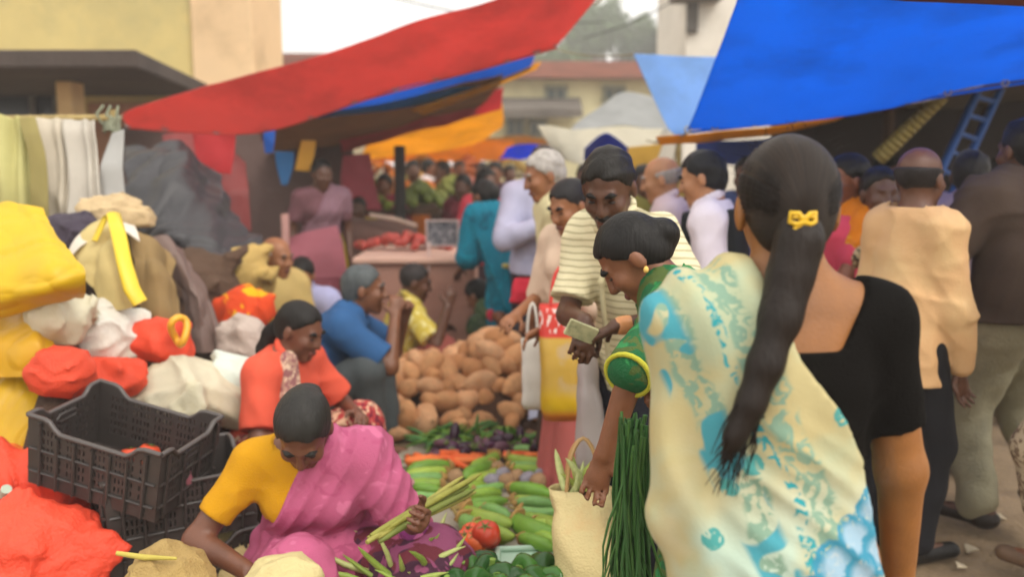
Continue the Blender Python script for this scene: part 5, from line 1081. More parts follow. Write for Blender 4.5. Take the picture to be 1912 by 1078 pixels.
person('person in pale sleeves cut off by the right edge of the street', at2(2085, 700, 2.9), 30, H=1.58, sk='mid', hairdo='short', vox=.011, group=CR, top=dict(kind='shirt', m=cloth('d3c294'), sleeve='long', hem=.12, loose=.03), bottom=dict(m=blotch('b8a58a', ['7a6450'], 30, .5)), la=('px', 1975, 1040, 2.95), shoes='6d5440')
# --- crowd further back
far_ = [
 ('distant woman with covered head in maroon before the orange stall', 868, 8.0, 150, 1.36, 'dark', '6d2a34', '5a2830', 'bun'), ('distant shopper in a red scarf next to the teal sari', 905, 7.2, -140, 1.42, 'dark', 'a83440', '3a2a30', 'bun'),
 ('distant shopper in plum behind the lavender shirt man', 925, 9.0, 170, 1.48, 'mid', '4a3040', '33262c', 'short'), ('distant man in brown near the golden tarpaulin', 830, 10.5, 120, 1.5, 'dark', '7a4a36', '3d3028', 'short'),
 ('distant man in white by the orange tarpaulin', 800, 12, -100, 1.52, 'mid', 'c8c0c0', '40383a', 'short'), ('distant seller in an orange shirt below the golden tarpaulin', 772, 9.5, -160, 1.5, 'dark', 'c06a24', '57402c', 'short'),
 ('distant woman in pink beside the dark post', 722, 8.6, 160, 1.36, 'mid', 'b0485c', '803a4c', 'bun'), ('distant man in grey in the gap left of the dark post', 688, 9.2, 140, 1.42, 'dark', '6f625e', '3d3432', 'short'),
 ('distant shopper in rust brown past the white haired man', 1010, 8.4, 175, 1.5, 'mid', '8a5230', '33302e', 'short'), ('distant man in navy under the white sheet', 1095, 7.0, 160, 1.46, 'dark', '33406a', '2a2a30', 'short'),
 ('distant shopper in olive under the pale yellow sheet', 1198, 6.6, -170, 1.45, 'dark', '7a7438', '403a2c', 'short'), ('distant man in ochre below the yellow band', 1290, 6.0, 165, 1.5, 'dark', '9a8238', '3d342a', 'short'),
 ('shaded man in slate blue below the yellow band', 1395, 5.6, 140, 1.5, 'dark', '3f4d78', '2a2a32', 'short'), ('shaded man in dark grey left of the bamboo prop', 1500, 5.8, -160, 1.54, 'dark', '4a4448', '2a2628', 'short'),
 ('shaded man in brown beneath the bamboo prop', 1660, 5.4, 170, 1.5, 'dark', '5d463c', '2c2624', 'short'), ('shaded man in a taupe shirt beyond the kurta man', 1640, 6.4, -150, 1.52, 'dark', '6a5a56', '2c2624', 'short'),
 ('shaded figure in black left of the brown shirt man', 1862, 5.2, 10, 1.5, 'dark', '2c2628', '1d1a1c', 'short'), ('shaded man in dark green at the far right of the stall', 1930, 5.0, 20, 1.56, 'dark', '3a3d34', '24221f', 'short'),
 ('distant woman in yellow sitting behind the brown covered couch', 672, 8.0, 175, 1.15, 'dark', 'b39a24', '8a7a2c', 'bun'), ('distant man in faded rose near the orange produce', 858, 11.5, 190, 1.5, 'mid', 'b06a60', '40383a', 'short'),
 ('distant shopper in mustard among the far stalls', 902, 12.5, 140, 1.48, 'dark', 'b88a30', '3d3530', 'short'), ('distant woman in crimson beyond the phone man', 950, 11, -160, 1.44, 'dark', '9a2f3c', '6a2832', 'bun')]
for lab, x, d, yw, H, sk_, c1, c2, hd in far_:
    fem = hd == 'bun'
    person(lab, at2(x, 450, d), yw, H=H, sk=sk_, fem=fem, hairdo=hd, vox=.016, group=CR, head=(8, 0, 0), top=dict(kind='shirt', m=cloth(c1), sleeve='half', hem=.1, loose=.022, collar=False), bottom=dict(kind='skirt' if fem else 'trousers', m=cloth(c2), **({} if fem else {})))
# ------------------------------------------------------------------ wares on the ground
def wz(y): return .03 + .19 * min(max((4.2 - y) / 1.5, 0), 1)
def GW(x, y, dz=0.0):
    z = .1
    for _ in range(25): p = G(x, y, z); z = .5 * z + .5 * (wz(p.y) + dz)
    return G(x, y, z)
NB_ = [((655, 905), (830, 800), (1010, 790)), ((640, 960), (840, 860), (1018, 850)), ((660, 1030), (860, 940), (1030, 935)), ((690, 1110), (870, 1040), (1046, 1035)), ((700, 1200), (880, 1160), (1060, 1150))]
tag(sheet('ground_sheet', [[GW(*p) - Vector((0, 0, .012)) for p in r] for r in NB_], mat('a39a88', rough=.7, var=.2, scale=4, bump=.3, kind='woven_plastic', dirt=('6d6252', .7, 4)), 40, 40, amp=.006, freq=8), 'dirty white plastic sheet under the rows of vegetables', 'sheet')
m = MB()
for (x, y, w_) in ((700, 1000, .5), (860, 1000, .5), (1000, 1000, .5)):
    p = GW(x, y); m.box((p.x, p.y - .1, (p.z - .06) / 2), (.24, .9, max(p.z - .06, .03)))
tag(m.build('plank_base', mat('5b4632', rough=.9, kind='wood', bump=.4), None, .004), 'low wooden planks propping up the vegetable sheet', 'planks')

def lathe(name, prof, m, n=12, lobes=None, parent=None, bend=0.0, seed=0, noise=0.0):
    """prof: (radius, z) list; lobes = (count, depth)"""
    V = []; r_ = random.Random(seed); k = len(prof); z0, z1 = prof[0][1], prof[-1][1]
    for (r, z) in prof:
        t = (z - z0) / (z1 - z0 + 1e-9)
        for i in range(n):
            a = 2 * math.pi * i / n; q = r * (1 + (lobes[1] * (abs(math.cos(a * lobes[0] / 2)) - .6) if lobes else 0)) * (1 + r_.uniform(-noise, noise))
            V.append((q * math.cos(a) + bend * (4 * t * (1 - t)), q * math.sin(a), z))
    Fs = [(i * n + j, i * n + (j + 1) % n, (i + 1) * n + (j + 1) % n, (i + 1) * n + j) for i in range(k - 1) for j in range(n)]
    mb = MB(); mb.add(V, Fs, True); mb.add(V[:n], [tuple(range(n))[::-1]]); mb.add(V[-n:], [tuple(range(n))])
    return mb.build(name, m, parent)
ORD = 'first second third fourth fifth sixth seventh eighth ninth tenth eleventh twelfth thirteenth fourteenth fifteenth sixteenth'.split()
def ordinal(objs, fmt, key):
    for i, o in enumerate(sorted(objs, key=key)): o['label'] = fmt % ORD[i]
def rows_of(objs, fmt, n):
    """rows from the back to the front, each told off from the left"""
    s_ = sorted(objs, key=lambda o: -o.location.y); k = math.ceil(len(s_) / n); nm = {2: ('back', 'front'), 3: ('back', 'middle', 'front')}[n]
    for r in range(n): ordinal(s_[r * k:(r + 1) * k], fmt % ('%s', nm[r]), lambda o: o.location.x)
def lay(o, p, d, up=0.0, roll=0.0):
    """aim the object's z axis along d, base at p"""
    d = Vector(d).normalized(); q = d.to_track_quat('Z', 'X'); o.rotation_euler = (q @ Euler((0, 0, roll)).to_quaternion()).to_euler(); o.location = p
def produce(kind, variants, n_pos, label, cat, group):
    out = []
    for i, (p, d, s) in enumerate(n_pos):
        v = variants[i % len(variants)]
        if v.get('used'): o = copy_tree(v['o'])
        else: o = v['o']; v['used'] = True
        lay(o, p, d, roll=rng.uniform(0, 6.28)); o.scale = (s, s, s); tag(o, label, cat, group); out.append(o)
    return out
STEM = mat('5d6a32', rough=.7, kind='stem', bump=.2)
# coconuts
CO = [mat(c, rough=.9, var=.28, scale=30, bump=.6, bscale=120, kind='coconut_husk', dirt=(e, .6, 16)) for c, e in (('cf9a6a', 'a8683e'), ('c48c5c', '9a5e36'), ('d6a57a', 'b87848'))]
def coco(i, name='coconut'):
    r = random.Random(i); L = r.uniform(.06, .10); w = r.uniform(.042, .058); P_ = [(w * math.sqrt(max(0, 1 - t * t)) * (1 - .12 * t) + .002, L * t) for t in (-.995, -.93, -.78, -.55, -.25, .1, .42, .68, .88, .97)]
    P_ += [(.012, L * 1.05), (.004, L * 1.16)]
    return lathe(name, P_, CO[i % 3], 12, (3, .2), bend=r.uniform(-.012, .012), noise=.05, seed=i)
def heap(x, y):
    return max(0, .40 * math.exp(-(((x - hx) / .36) ** 2 + ((y - hy) / .36) ** 2)), .30 * math.exp(-(((x - hx + .42) / .30) ** 2 + ((y - hy + .1) / .4) ** 2)), .16 * math.exp(-(((x - hx + .75) / .3) ** 2 + ((y - hy + .35) / .25) ** 2)))
hp_ = G(925, 690, .25); hx, hy = hp_.x, hp_.y
pts = []; tries = 0
while tries < 9000 and len(pts) < 190:
    tries += 1; x = rng.uniform(hx - 1.15, hx + .36); y = rng.uniform(hy - .75, hy + .5)
    e = (x - hx + .3) / .66; f_ = (y - hy + .12) / .55
    if e * e + f_ * f_ > 1: continue
    z = heap(x, y) + .05
    if all((x - q[0]) ** 2 + (y - q[1]) ** 2 + (z - q[2]) ** 2 > .088 ** 2 for q in pts): pts.append((x, y, z))
VC = [dict(o=coco(i)) for i in range(6)]
produce('coconut', VC, [(Vector(p), (rng.gauss(0, 1), rng.gauss(0, 1), rng.gauss(0, .5)), rng.uniform(.85, 1.2)) for p in pts], 'brown husked coconut in the big heap beside the man in blue', 'coconut', 'coconuts in the heap')
lin_ = [(Vector((x, y, .05)), (rng.gauss(0, 1), rng.gauss(0, 1), .2), .8) for x, y in [(G(px_, 795, .05).x + rng.uniform(-.05, .05), G(px_, 800, .05).y + rng.uniform(-.12, .05)) for px_ in range(690, 790, 11)]]
produce('coconut', [dict(o=coco(20 + i)) for i in range(2)], lin_, 'small pale coconut in the short row left of the heap', 'coconut', 'coconuts left of the heap')
tag(sheet('heap_cloth', [[G(650, 815, .012), G(820, 822, .012), G(1000, 800, .012)], [G(700, 730, .012), G(850, 700, .012), G(1000, 720, .012)], [G(760, 660, .012), G(860, 650, .012), G(990, 660, .012)]], mat('4d3a2a', rough=.95, kind='burlap', bump=.5), 24, 20, amp=.006), 'dark burlap spread under the coconut heap', 'cloth')
tag(lathe('heap_core', [(.62, .0), (.5, .12), (.32, .24), (.12, .33), (.02, .35)], mat('4b3222', rough=1, kind='coconut_fibre', bump=.5), 18), 'dark fibre mound hidden under the coconuts', 'mound').location = (hx - .1, hy, .0)
# cabbages
cb = []
for i in range(4):
    m = MB(); r = random.Random(i + 60)
    body = lathe('cabbage', [(.01, -.06), (.045, -.05), (.066, -.015), (.066, .02), (.05, .05), (.02, .064), (.004, .066)], mat('7fa060', rough=.5, var=.25, scale=20, bump=.3, kind='leaf'), 14, (7, .1), noise=.03, seed=i)
    for k in range(6):
        a = k * 1.05 + i; lf = MB(); c = [Vector((math.cos(a + q * .5) * rr_, math.sin(a + q * .5) * rr_, z + r.uniform(-.006, .006))) for z, rr_, in ((-.05, .05), (-.01, .078), (.035, .082)) for q in (-1, 0, 1)]
        lf.add(c, [(0, 1, 4, 3), (1, 2, 5, 4), (3, 4, 7, 6), (4, 5, 8, 7)], True); lf.build('leaf', mat('4f7a3c', rough=.5, var=.3, scale=25, kind='leaf'), body)
    cb.append(dict(o=body))
produce('cabbage', cb, [(G(x, y, z), (rng.uniform(-.3, .3), -.3, 1), 1) for x, y, z in ((815, 690, .2), (838, 676, .26), (842, 702, .16), (820, 710, .12))], 'pale green cabbage at the notch in the coconut heap', 'cabbage', 'cabbages beside the coconuts')
# thin green pods, brinjals, carrots, long gourds
def pod(i, L, r, col, name, bend=.012, n=7):
    return lathe(name, [(r * .25, 0), (r * .8, L * .08), (r, L * .3), (r * .95, L * .6), (r * .6, L * .86), (r * .08, L)], mat(col, rough=.45, var=.25, scale=40, bump=.1, kind='pod'), n, None, bend=bend * (1 if i % 2 else -1), seed=i)
for gi, (x0, x1, lab) in enumerate(((795, 856, 'left'), (856, 925, 'middle'), (925, 985, 'right'))):
    vs = [dict(o=pod(i, .13, .0105, c, 'okra')) for i, c in enumerate(('5f8a34', '7da03f', '487a3a'))]; ps = []
    cxm = (x0 + x1) / 2
    for k in range(44):
        px_ = rng.gauss(cxm, (x1 - x0) * .26); hgt = 0.02 + .055 * math.exp(-((px_ - cxm) / ((x1 - x0) * .35)) ** 2) * rng.uniform(.3, 1)
        p = GW(px_, rng.uniform(822, 846)); ps.append((p + Vector((0, .0, hgt)), (rng.gauss(0, 1), rng.gauss(0, .6), rng.gauss(0, .25)), rng.uniform(.8, 1.15)))
    produce('okra', vs, ps, {'left': 'green okra pod in the left mound before the coconuts', 'middle': 'green okra pod in the middle mound before the coconuts', 'right': 'dark green okra pod in the right mound by the sandals'}[lab], 'okra', 'okra in the %s mound' % lab)
def brinjal(i):
    o = lathe('brinjal', [(.012, 0), (.02, .012), (.027, .04), (.025, .07), (.014, .094), (.003, .1)], mat(('3a1f33', '57304a', '6f4a58')[i % 3], rough=.25, var=.35, scale=20, bump=0, kind='aubergine'), 10)
    lathe('stem', [(.013, -.004), (.021, .008), (.01, .0)][:2] + [(.02, .014)], STEM, 8, (5, .4), parent=o); m = MB(); m.tube([(0, 0, 0), (.003, 0, -.02)], [.005, .004], 6); m.build('stalk', STEM, o); return o
for lab, xa, xb, yy in (('left', 822, 880, 853), ('middle', 880, 935, 853), ('right', 950, 1010, 851)):
    vs = [dict(o=brinjal(i)) for i in range(3)]; ps = []
    for k in range(20):
        p = GW(rng.uniform(xa, xb), yy + rng.uniform(-6, 8)); ps.append((p + Vector((0, 0, rng.uniform(.015, .075))), (rng.gauss(0, 1), rng.gauss(0, .7), rng.gauss(0, .3)), rng.uniform(.8, 1.1)))
    produce('brinjal', vs, ps, {'left': 'small purple brinjal in the left clump behind the carrots', 'middle': 'small purple brinjal in the middle clump behind the carrots', 'right': 'small purple brinjal in the clump above the right carrots'}[lab], 'brinjal', 'brinjals in the %s clump' % lab)
def carrot(i):
    c = ('e0662a', 'd85a24', 'ea7a3a')[i % 3]
    o = lathe('carrot', [(.008, 0), (.019, .008), (.021, .03), (.017, .09), (.010, .15), (.002, .19)], mat(c, rough=.55, var=.15, scale=30, bump=.25, bscale=60, kind='carrot', vec=(1, 1, 3)), 9, None, bend=.006 * (i - 1), noise=.03, seed=i); m = MB(); m.tube([(0, 0, 0), (.004, 0, -.02)], [.006, .003], 6); m.build('stem', STEM, o); return o
vs = [dict(o=carrot(i)) for i in range(3)]; ps = []
for k in range(30):
    p = GW(rng.uniform(752, 850), rng.uniform(864, 884)); ps.append((p + Vector((0, 0, rng.uniform(.015, .06))), (1, rng.gauss(0, .3) - .1, rng.gauss(0, .08)), rng.uniform(.75, 1.05)))
produce('carrot', vs, ps, 'orange carrot in the main pile between brinjals and cucumbers', 'carrot', 'carrots in the main pile')
vs = [dict(o=carrot(i + 1)) for i in range(2)]
produce('carrot', vs, [(GW(rng.uniform(930, 985), rng.uniform(863, 870)) + Vector((0, 0, rng.uniform(.02, .05))), (1, rng.gauss(0, .2), 0), .8) for k in range(9)], 'orange carrot in the small row under the right brinjals', 'carrot', 'carrots on the right')
def gourd(i, L=.22, r=.027):
    c = ('86a838', '6f9a34', '98b044', '7aa85a')[i % 4]
    o = lathe('gourd', [(.008, 0), (r * .6, L * .04), (r * .85, L * .2), (r, L * .5), (r * .95, L * .8), (r * .5, L * .96), (.003, L)], mat(c, rough=.4, var=.22, scale=18, bump=.12, bscale=40, kind='gourd_skin', dirt=('5a8030', .5, 14)), 10, (6, .08), bend=.016 * ((i % 3) - 1), seed=i)
    lathe('calyx', [(r * .5, -.006), (r * .95, .012), (r * .9, .02)], mat('a8844a', rough=.8, kind='calyx', bump=.3), 8, (5, .5), parent=o); m = MB(); m.tube([(0, 0, 0), (.004, 0, -.03), (.012, 0, -.05)], [.007, .006, .005], 6); m.build('stem', mat('8d7a42', rough=.8, kind='stem'), o); return o
segs_l = [(757, 912, 832, 906), (757, 922, 830, 920), (760, 932, 828, 934), (762, 902, 838, 893), (770, 944, 826, 946), (790, 886, 840, 876), (768, 893, 845, 884)]
segs_m = [(866, 896, 926, 866), (868, 904, 922, 882), (880, 912, 930, 896), (930, 925, 878, 933), (930, 940, 866, 948), (926, 965, 858, 962), (946, 998, 868, 972), (940, 1016, 862, 984), (900, 925, 858, 936), (935, 952, 872, 956), (952, 1022, 885, 1000), (948, 984, 900, 968)]
segs_r = [(1006, 876, 945, 866), (1004, 888, 948, 882), (1010, 895, 955, 890), (1022, 938, 950, 926), (1026, 954, 955, 946), (1032, 972, 968, 968), (1034, 992, 972, 980), (1034, 1022, 962, 988), (1030, 1002, 980, 996), (1022, 962, 960, 958), (1032, 1030, 985, 1008), (1028, 1042, 970, 1022), (1036, 1012, 1000, 990), (1000, 860, 950, 856)]
for segs, lab, grp in ((segs_l, 'smooth bright green cucumber in the cluster below the carrots', 'cucumbers'), (segs_m, 'long yellowish green brinjal in the middle column below the okra', 'long green brinjals in the middle'), (segs_r, 'long green brinjal in the right column next to the cream bag', 'long green brinjals on the right')):
    vs = [dict(o=gourd(i + len(segs), .2, .029)) for i in range(4)]; ps = []
    for (xa, ya, xb, yb_) in segs:
        a, b = GW(xb, yb_), GW(xa, ya); L = (b - a).length; ps.append((a + Vector((0, 0, .028 + rng.uniform(0, .012))), b - a, min(max(L / .18, .8), 1.4)))
    go = produce('gourd', vs, ps, lab, 'cucumber' if 'cucumber' in lab else 'brinjal', grp)
    ordinal(go, {'s': '%s bright green cucumber, from the far end, in the cluster below the carrots', 'm': '%s green brinjal, from the far end, in the middle column', 'r': '%s green brinjal, from the far end, in the right column by the cream bag'}['s' if 'cucumber' in lab else 'm' if 'middle' in grp else 'r'], lambda o: -o.location.y)
vs = [dict(o=lathe('potato', [(.004, -.035), (.024, -.028), (.034, -.005), (.032, .02), (.014, .036), (.003, .038)], mat(c, rough=.85, var=.2, bump=.3, kind='tuber'), 10, None, noise=.08, seed=i)) for i, c in enumerate(('9a7a58', '8d8890'))]
ordinal(produce('tuber', vs, [(GW(x, y) + Vector((0, 0, .03)), (1, rng.uniform(-1, 1), .2), 1) for x, y in ((928, 888), (938, 900), (965, 905), (985, 908), (1004, 912), (918, 912), (850, 905), (1012, 900), (945, 912))], 'small dusty tuber among the green brinjals', 'tuber', 'tubers among the brinjals'), '%s small dusty tuber from the left among the green brinjals', lambda o: o.location.x)
# tomatoes
def tomato(i):
    c = ('d8502e', 'e06a38', 'cc4428')[i % 3]
    o = lathe('tomato', [(.004, -.03), (.022, -.027), (.036, -.008), (.036, .01), (.024, .026), (.008, .027), (.002, .024)], mat(c, rough=.3, var=.2, scale=12, bump=0, kind='tomato'), 14, (5, .06)); lathe('calyx', [(.016, .029), (.004, .027), (.002, .032)], STEM, 10, (5, 1.2), parent=o); return o
vs = [dict(o=tomato(i)) for i in range(3)]
rows_of(produce('tomato', vs, [(GW(x, y) + Vector((0, 0, z)), (rng.uniform(-.5, .5), -.5, 1), s) for x, y, z, s in ((868, 1032, .04, 1.0), (890, 1040, .05, 1.1), (908, 1040, .075, 1.25), (880, 1024, .05, 1.0), (898, 1022, .04, 1.0), (915, 1028, .04, 1.0), (858, 1044, .04, .9))], 'red tomato between the long brinjals and green capsicums', 'tomato', 'tomatoes in front'), '%s tomato from the left, %s row, before the capsicums', 2)
# capsicums
def caps(i):
    c = ('2f5a22', '3d6a28', '284f20')[i % 3]
    o = lathe('capsicum', [(.006, -.04), (.026, -.046), (.04, -.036), (.046, -.005), (.044, .025), (.03, .04), (.012, .034), (.004, .03)], mat(c, rough=.2, var=.25, scale=14, bump=.05, kind='capsicum'), 20, (4, .22), seed=i); m = MB(); m.tube([(0, 0, .028), (.002, 0, .048), (.012, 0, .062)], [.009, .007, .008], 8); m.build('stem', mat('7d9a42', rough=.6, kind='stem'), o); return o
vs = [dict(o=caps(i)) for i in range(3)]
rows_of(produce('capsicum', vs, [(GW(x, y + 22) + Vector((0, 0, z)), (rng.uniform(-.8, .8), -.7, rng.uniform(.2, 1)), s) for x, y, z, s in ((838, 1072, .05, 1), (872, 1082, .055, 1.05), (908, 1088, .06, 1.1), (935, 1098, .06, 1.0), (982, 1075, .05, 1), (1016, 1072, .05, 1.05), (1000, 1098, .05, 1.0), (1036, 1098, .05, 1.0), (965, 1102, .05, 1.0), (890, 1120, .07, 1.1), (930, 1130, .07, 1), (850, 1112, .06, 1), (1030, 1125, .06, 1), (988, 1125, .06, 1), (905, 1064, .05, .9))], 'glossy green capsicum in the pile at the front of the stall', 'capsicum', 'green capsicums'), '%s glossy green capsicum from the left in the %s row of the front pile', 3)
m = MB(); c0 = [GW(930, 1040), GW(1042, 1036), GW(1060, 1150), GW(920, 1150)]
V = [p + Vector((0, 0, .004)) for p in c0] + [p + Vector((0, 0, .016)) for p in c0]; m.add(V, [(3, 2, 1, 0), (4, 5, 6, 7), (0, 1, 5, 4), (1, 2, 6, 5), (2, 3, 7, 6), (3, 0, 4, 7)])
for i in range(4): m.tube([V[4 + i] + Vector((0, 0, .008)), V[4 + (i + 1) % 4] + Vector((0, 0, .008))], .01, 8)
tag(m.build('tray', plastic('a9c4ae', rough=.35)), 'pale mint plastic tray under the right capsicums', 'tray')
# light green beans
vs = [dict(o=pod(i, .17, .008, c, 'bean', .014)) for i, c in enumerate(('a8b860', '8fa848', 'bcc47a'))]; ps = []
for k in range(32):
    p = GW(rng.uniform(715, 815), rng.uniform(1078, 1150)); ps.append((p + Vector((0, 0, rng.uniform(.01, .06))), (rng.gauss(.1, .7), rng.gauss(-.2, .5), rng.uniform(.1, 1.0)), rng.uniform(.8, 1.25)))
produce('bean', vs, ps, 'pale green cluster bean in the heap before the pink sari', 'bean', 'cluster beans')
# drumsticks held by the woman
hl = JP.world(JP.Wr['l'] + U(JP.Wr['l'] - JP.El['l']) * .05)
a_ = P(698, 1012, 2.30); b_ = P(884, 906, 2.55)
for i in range(9):
    r = random.Random(i + 5); o1 = Vector((r.uniform(-.018, .018), r.uniform(-.02, .02), r.uniform(-.012, .02))); o2 = Vector((r.uniform(-.03, .03), r.uniform(-.03, .03), r.uniform(-.02, .035)))
    A_, B_ = a_ + o1 + (b_ - a_) * r.uniform(-.04, .06), b_ + o2 + (b_ - a_) * r.uniform(-.08, .06); mid = (A_ + B_) / 2 + Vector((r.uniform(-.012, .012), 0, r.uniform(-.005, .015)))
    pts_ = catmull([A_, mid, B_], 9); m = MB(); m.tube(pts_, [.0065, .0085, .009, .0088, .0092, .0088, .0085, .007, .003], 7)
    tag(m.build('drumstick', mat(('8f8d3e', '77803a', 'a09a4c')[i % 3], rough=.6, var=.25, scale=22, bump=.25, kind='drumstick')), 'long olive green drumstick pod in the bunch held by the woman in pink', 'drumstick', 'drumsticks in the held bunch')
# bowls
def bowl(label, x, y, R0, R1, H, m):
    p = GW(x, y); o = lathe('bowl', [(R0, 0), (R0 * 1.12, H * .3), (R1 * .97, H * .85), (R1 * 1.04, H), (R1 * .97, H * 1.0), (R1 * .9, H * .8), (R0, H * .25), (.005, H * .2)], m, 24); o.location = p; return tag(o, label, 'bowl'), p
gb, gpp = bowl('dark green plastic bowl of tomatoes behind the woman in pink', 697, 905, .07, .10, .085, plastic('2f5a3a'))
vs = [dict(o=tomato(i)) for i in range(3)]
produce('tomato', vs, [(gpp + Vector((.055 * math.cos(a), .055 * math.sin(a), z)), (rng.uniform(-1, 1), -.4, .8), 1.05) for a, z in ((0, .085), (1.3, .085), (2.5, .085), (3.8, .085), (5, .085), (.6, .13), (3.2, .13), (4.6, .125))], 'orange red tomato heaped in the dark green bowl', 'tomato', 'tomatoes in the green bowl')
bowl('dusty pink plastic bowl left of the cucumbers', 738, 938, .05, .075, .08, plastic('b8808a'))
# dark tray with gourds and straw litter between the coral woman and crates
# ------------------------------------------------------------------ bags
def bagm(name, label, top, bot, w0, w1, dpt, m, cat='bag', handles=True, seed=3, amp=.008, hm_=None, label_mat=None):
    """a hanging carrier bag: open-topped flattened tube with gusset and two loop handles"""
    top, bot = Vector(top), Vector(bot); n = 26; rings = 14; V = []
    for j in range(rings):
        t = j / (rings - 1); c = top.lerp(bot, t); w = (w0 + (w1 - w0) * t) * (1 if t < .93 else 1 - (t - .93) * 3.2); dd = dpt * (.35 + .9 * min(t * 2, 1)) * (1 if t < .9 else 1 - (t - .9) * 5)
        for i in range(n):
            a = 2 * math.pi * i / n; ca, sa = math.cos(a), math.sin(a); f = (abs(ca) ** .5) * (1 if ca > 0 else -1); g_ = (abs(sa) ** .8) * (1 if sa > 0 else -1)
            V.append(c + Vector((f * w / 2, g_ * dd / 2, 0)))
    A = np.array([tuple(v) for v in V]); wv = wrinkle(A, seed, 22., (1, 1, .35), .9); C_ = np.repeat(np.array([tuple(top.lerp(bot, j / (rings - 1))) for j in range(rings)]), n, 0); D_ = A - C_; D_ /= np.maximum(np.linalg.norm(D_, axis=1, keepdims=True), 1e-6)
    A = A + D_ * (amp * wv)[:, None]
    m_ = MB(); Fs = [(j * n + i, j * n + (i + 1) % n, (j + 1) * n + (i + 1) % n, (j + 1) * n + i) for j in range(rings - 1) for i in range(n)]
    m_.add(A, Fs, True); m_.add(A[-n:], [tuple(range(n))]); o = m_.build(name, m); md = o.modifiers.new('thickness', 'SOLIDIFY'); md.thickness = .003
    tag(o, label, cat)
    if handles:
        for s_ in (-1, 1):
            h_ = MB(); h_.tube(catmull([top + Vector((-w0 * .28, s_ * dpt * .2, 0)), top + Vector((-w0 * .2, s_ * dpt * .1, .10)), top + Vector((0, 0, .15)), top + Vector((w0 * .2, s_ * dpt * .1, .10)), top + Vector((w0 * .28, s_ * dpt * .2, 0))], 13), .006, 7); h_.build('handle', hm_ or m, o)
    return o
PRM = plastic('d8b04a', rough=.45, trans=.25).copy(); t_ = PRM.node_tree; Lk = t_.links.new; bs = t_.nodes['Principled BSDF']; src = bs.inputs['Base Color'].links[0].from_socket
tcn = nd(t_, 'ShaderNodeTexCoord'); sxyz = nd(t_, 'ShaderNodeSeparateXYZ'); Lk(tcn.outputs['Object'], sxyz.inputs[0]); Zb = sxyz.outputs[2]
zt_, zb_ = P(1048, 560, 3.55).z, P(1048, 785, 3.55).z
mixc(ramp(nz(9, (2, 1, 0)), .5, .62, 0, .8), 'c9b08a'); mixc(ramp(Zb, zb_ + .16, zb_ + .1), 'e0b81e'); mixc(ramp(Zb, zb_ + .06, zb_ + .03), 'e8862a'); mixc(ramp(Zb, zt_ - .15, zt_ - .14), 'd83a30')
mixc(mth('MULTIPLY', mth('MULTIPLY', ramp(Zb, zt_ - .13, zt_ - .125), ramp(Zb, zt_ - .03, zt_ - .035)), ramp(nz(60, (0, 0, 0), 0, 2, (1, 1, .4)), .56, .6)), 'f0d8cc')
Lk(src, bs.inputs['Base Color'])
bagm('shopping_bag', 'yellow and red printed shopping bag hanging in front of the white haired man', P(1048, 568, 3.55), P(1048, 782, 3.55), .15, .15, .10, PRM, hm_=plastic('d0352c'))
bagm('shopping_bag', 'white cloth bag hanging beside the printed shopping bag', P(994, 632, 3.75), P(998, 762, 3.75), .08, .09, .06, cloth('cfcac0'))
bagm('shopping_bag', 'folded red cloth bag clutched at the white haired man\'s waist', P(985, 520, 4.15), P(984, 566, 4.15), .10, .13, .07, cloth('c02a3c'), handles=False, amp=.02)
CLR = plastic('cfc4c0', rough=.2, trans=.45)
bagm('plastic_bag', 'thin translucent plastic bag dangling behind the green spring onions', P(1100, 660, 2.9), P(1104, 878, 2.9), .03, .10, .06, CLR, amp=.016, handles=False)
bagm('woven_bag', 'large cream woven bag of greens standing at the front right of the stall', P(1088, 912, 2.55), P(1094, 1150, 2.45), .175, .17, .16, mat('d8c48e', rough=.7, var=.1, scale=5, bump=.35, bscale=150, kind='woven_sack', dirt=('d89a62', .8, 3)), amp=.02, hm_=plastic('b8905a'))
vs = [dict(o=pod(i, .2, .016, c, 'radish_leaf', .02)) for i, c in enumerate(('c4cc8a', 'a8b45a'))]
produce('bean', vs, [(P(1085 + rng.uniform(-28, 34), 935, 2.55), (rng.gauss(0, .35), rng.gauss(0, .3), 1), rng.uniform(.5, .8)) for k in range(9)], 'pale green pod poking out of the cream woven bag', 'pod', 'pods in the cream bag')
# spring onions
ON = mat('35602c', rough=.5, var=.35, scale=30, bump=.2, kind='leaf', vec=(1, 1, .2)); ON2 = mat('4f7a3a', rough=.5, var=.3, scale=30, bump=.2, kind='leaf', vec=(1, 1, .2))
top_ = P(1186, 806, 1.74); ob = empty('spring_onions', top_, 0, 'bunch of long dark green spring onion leaves hanging in front of the green sari', 'spring onions')
for i in range(110):
    r = random.Random(i); s_ = Vector((r.gauss(0, .016), r.gauss(0, .018), r.uniform(-.03, .03))); e_ = Vector((r.gauss(-.004, .024), r.gauss(0, .03), -r.uniform(.30, .44)))
    m = MB(); m.tube([tuple(q) for q in catmull([s_, s_.lerp(e_, .35) + Vector((r.uniform(-.014, .006), r.uniform(-.01, .01), 0)), s_.lerp(e_, .7) + Vector((r.uniform(-.02, .006), 0, 0)), e_], 8)], [.0035, .0042, .0045, .0045, .0042, .0036, .0026, .0008], 5, flat=.5); m.build('leaf', ON if i % 3 else ON2, ob)
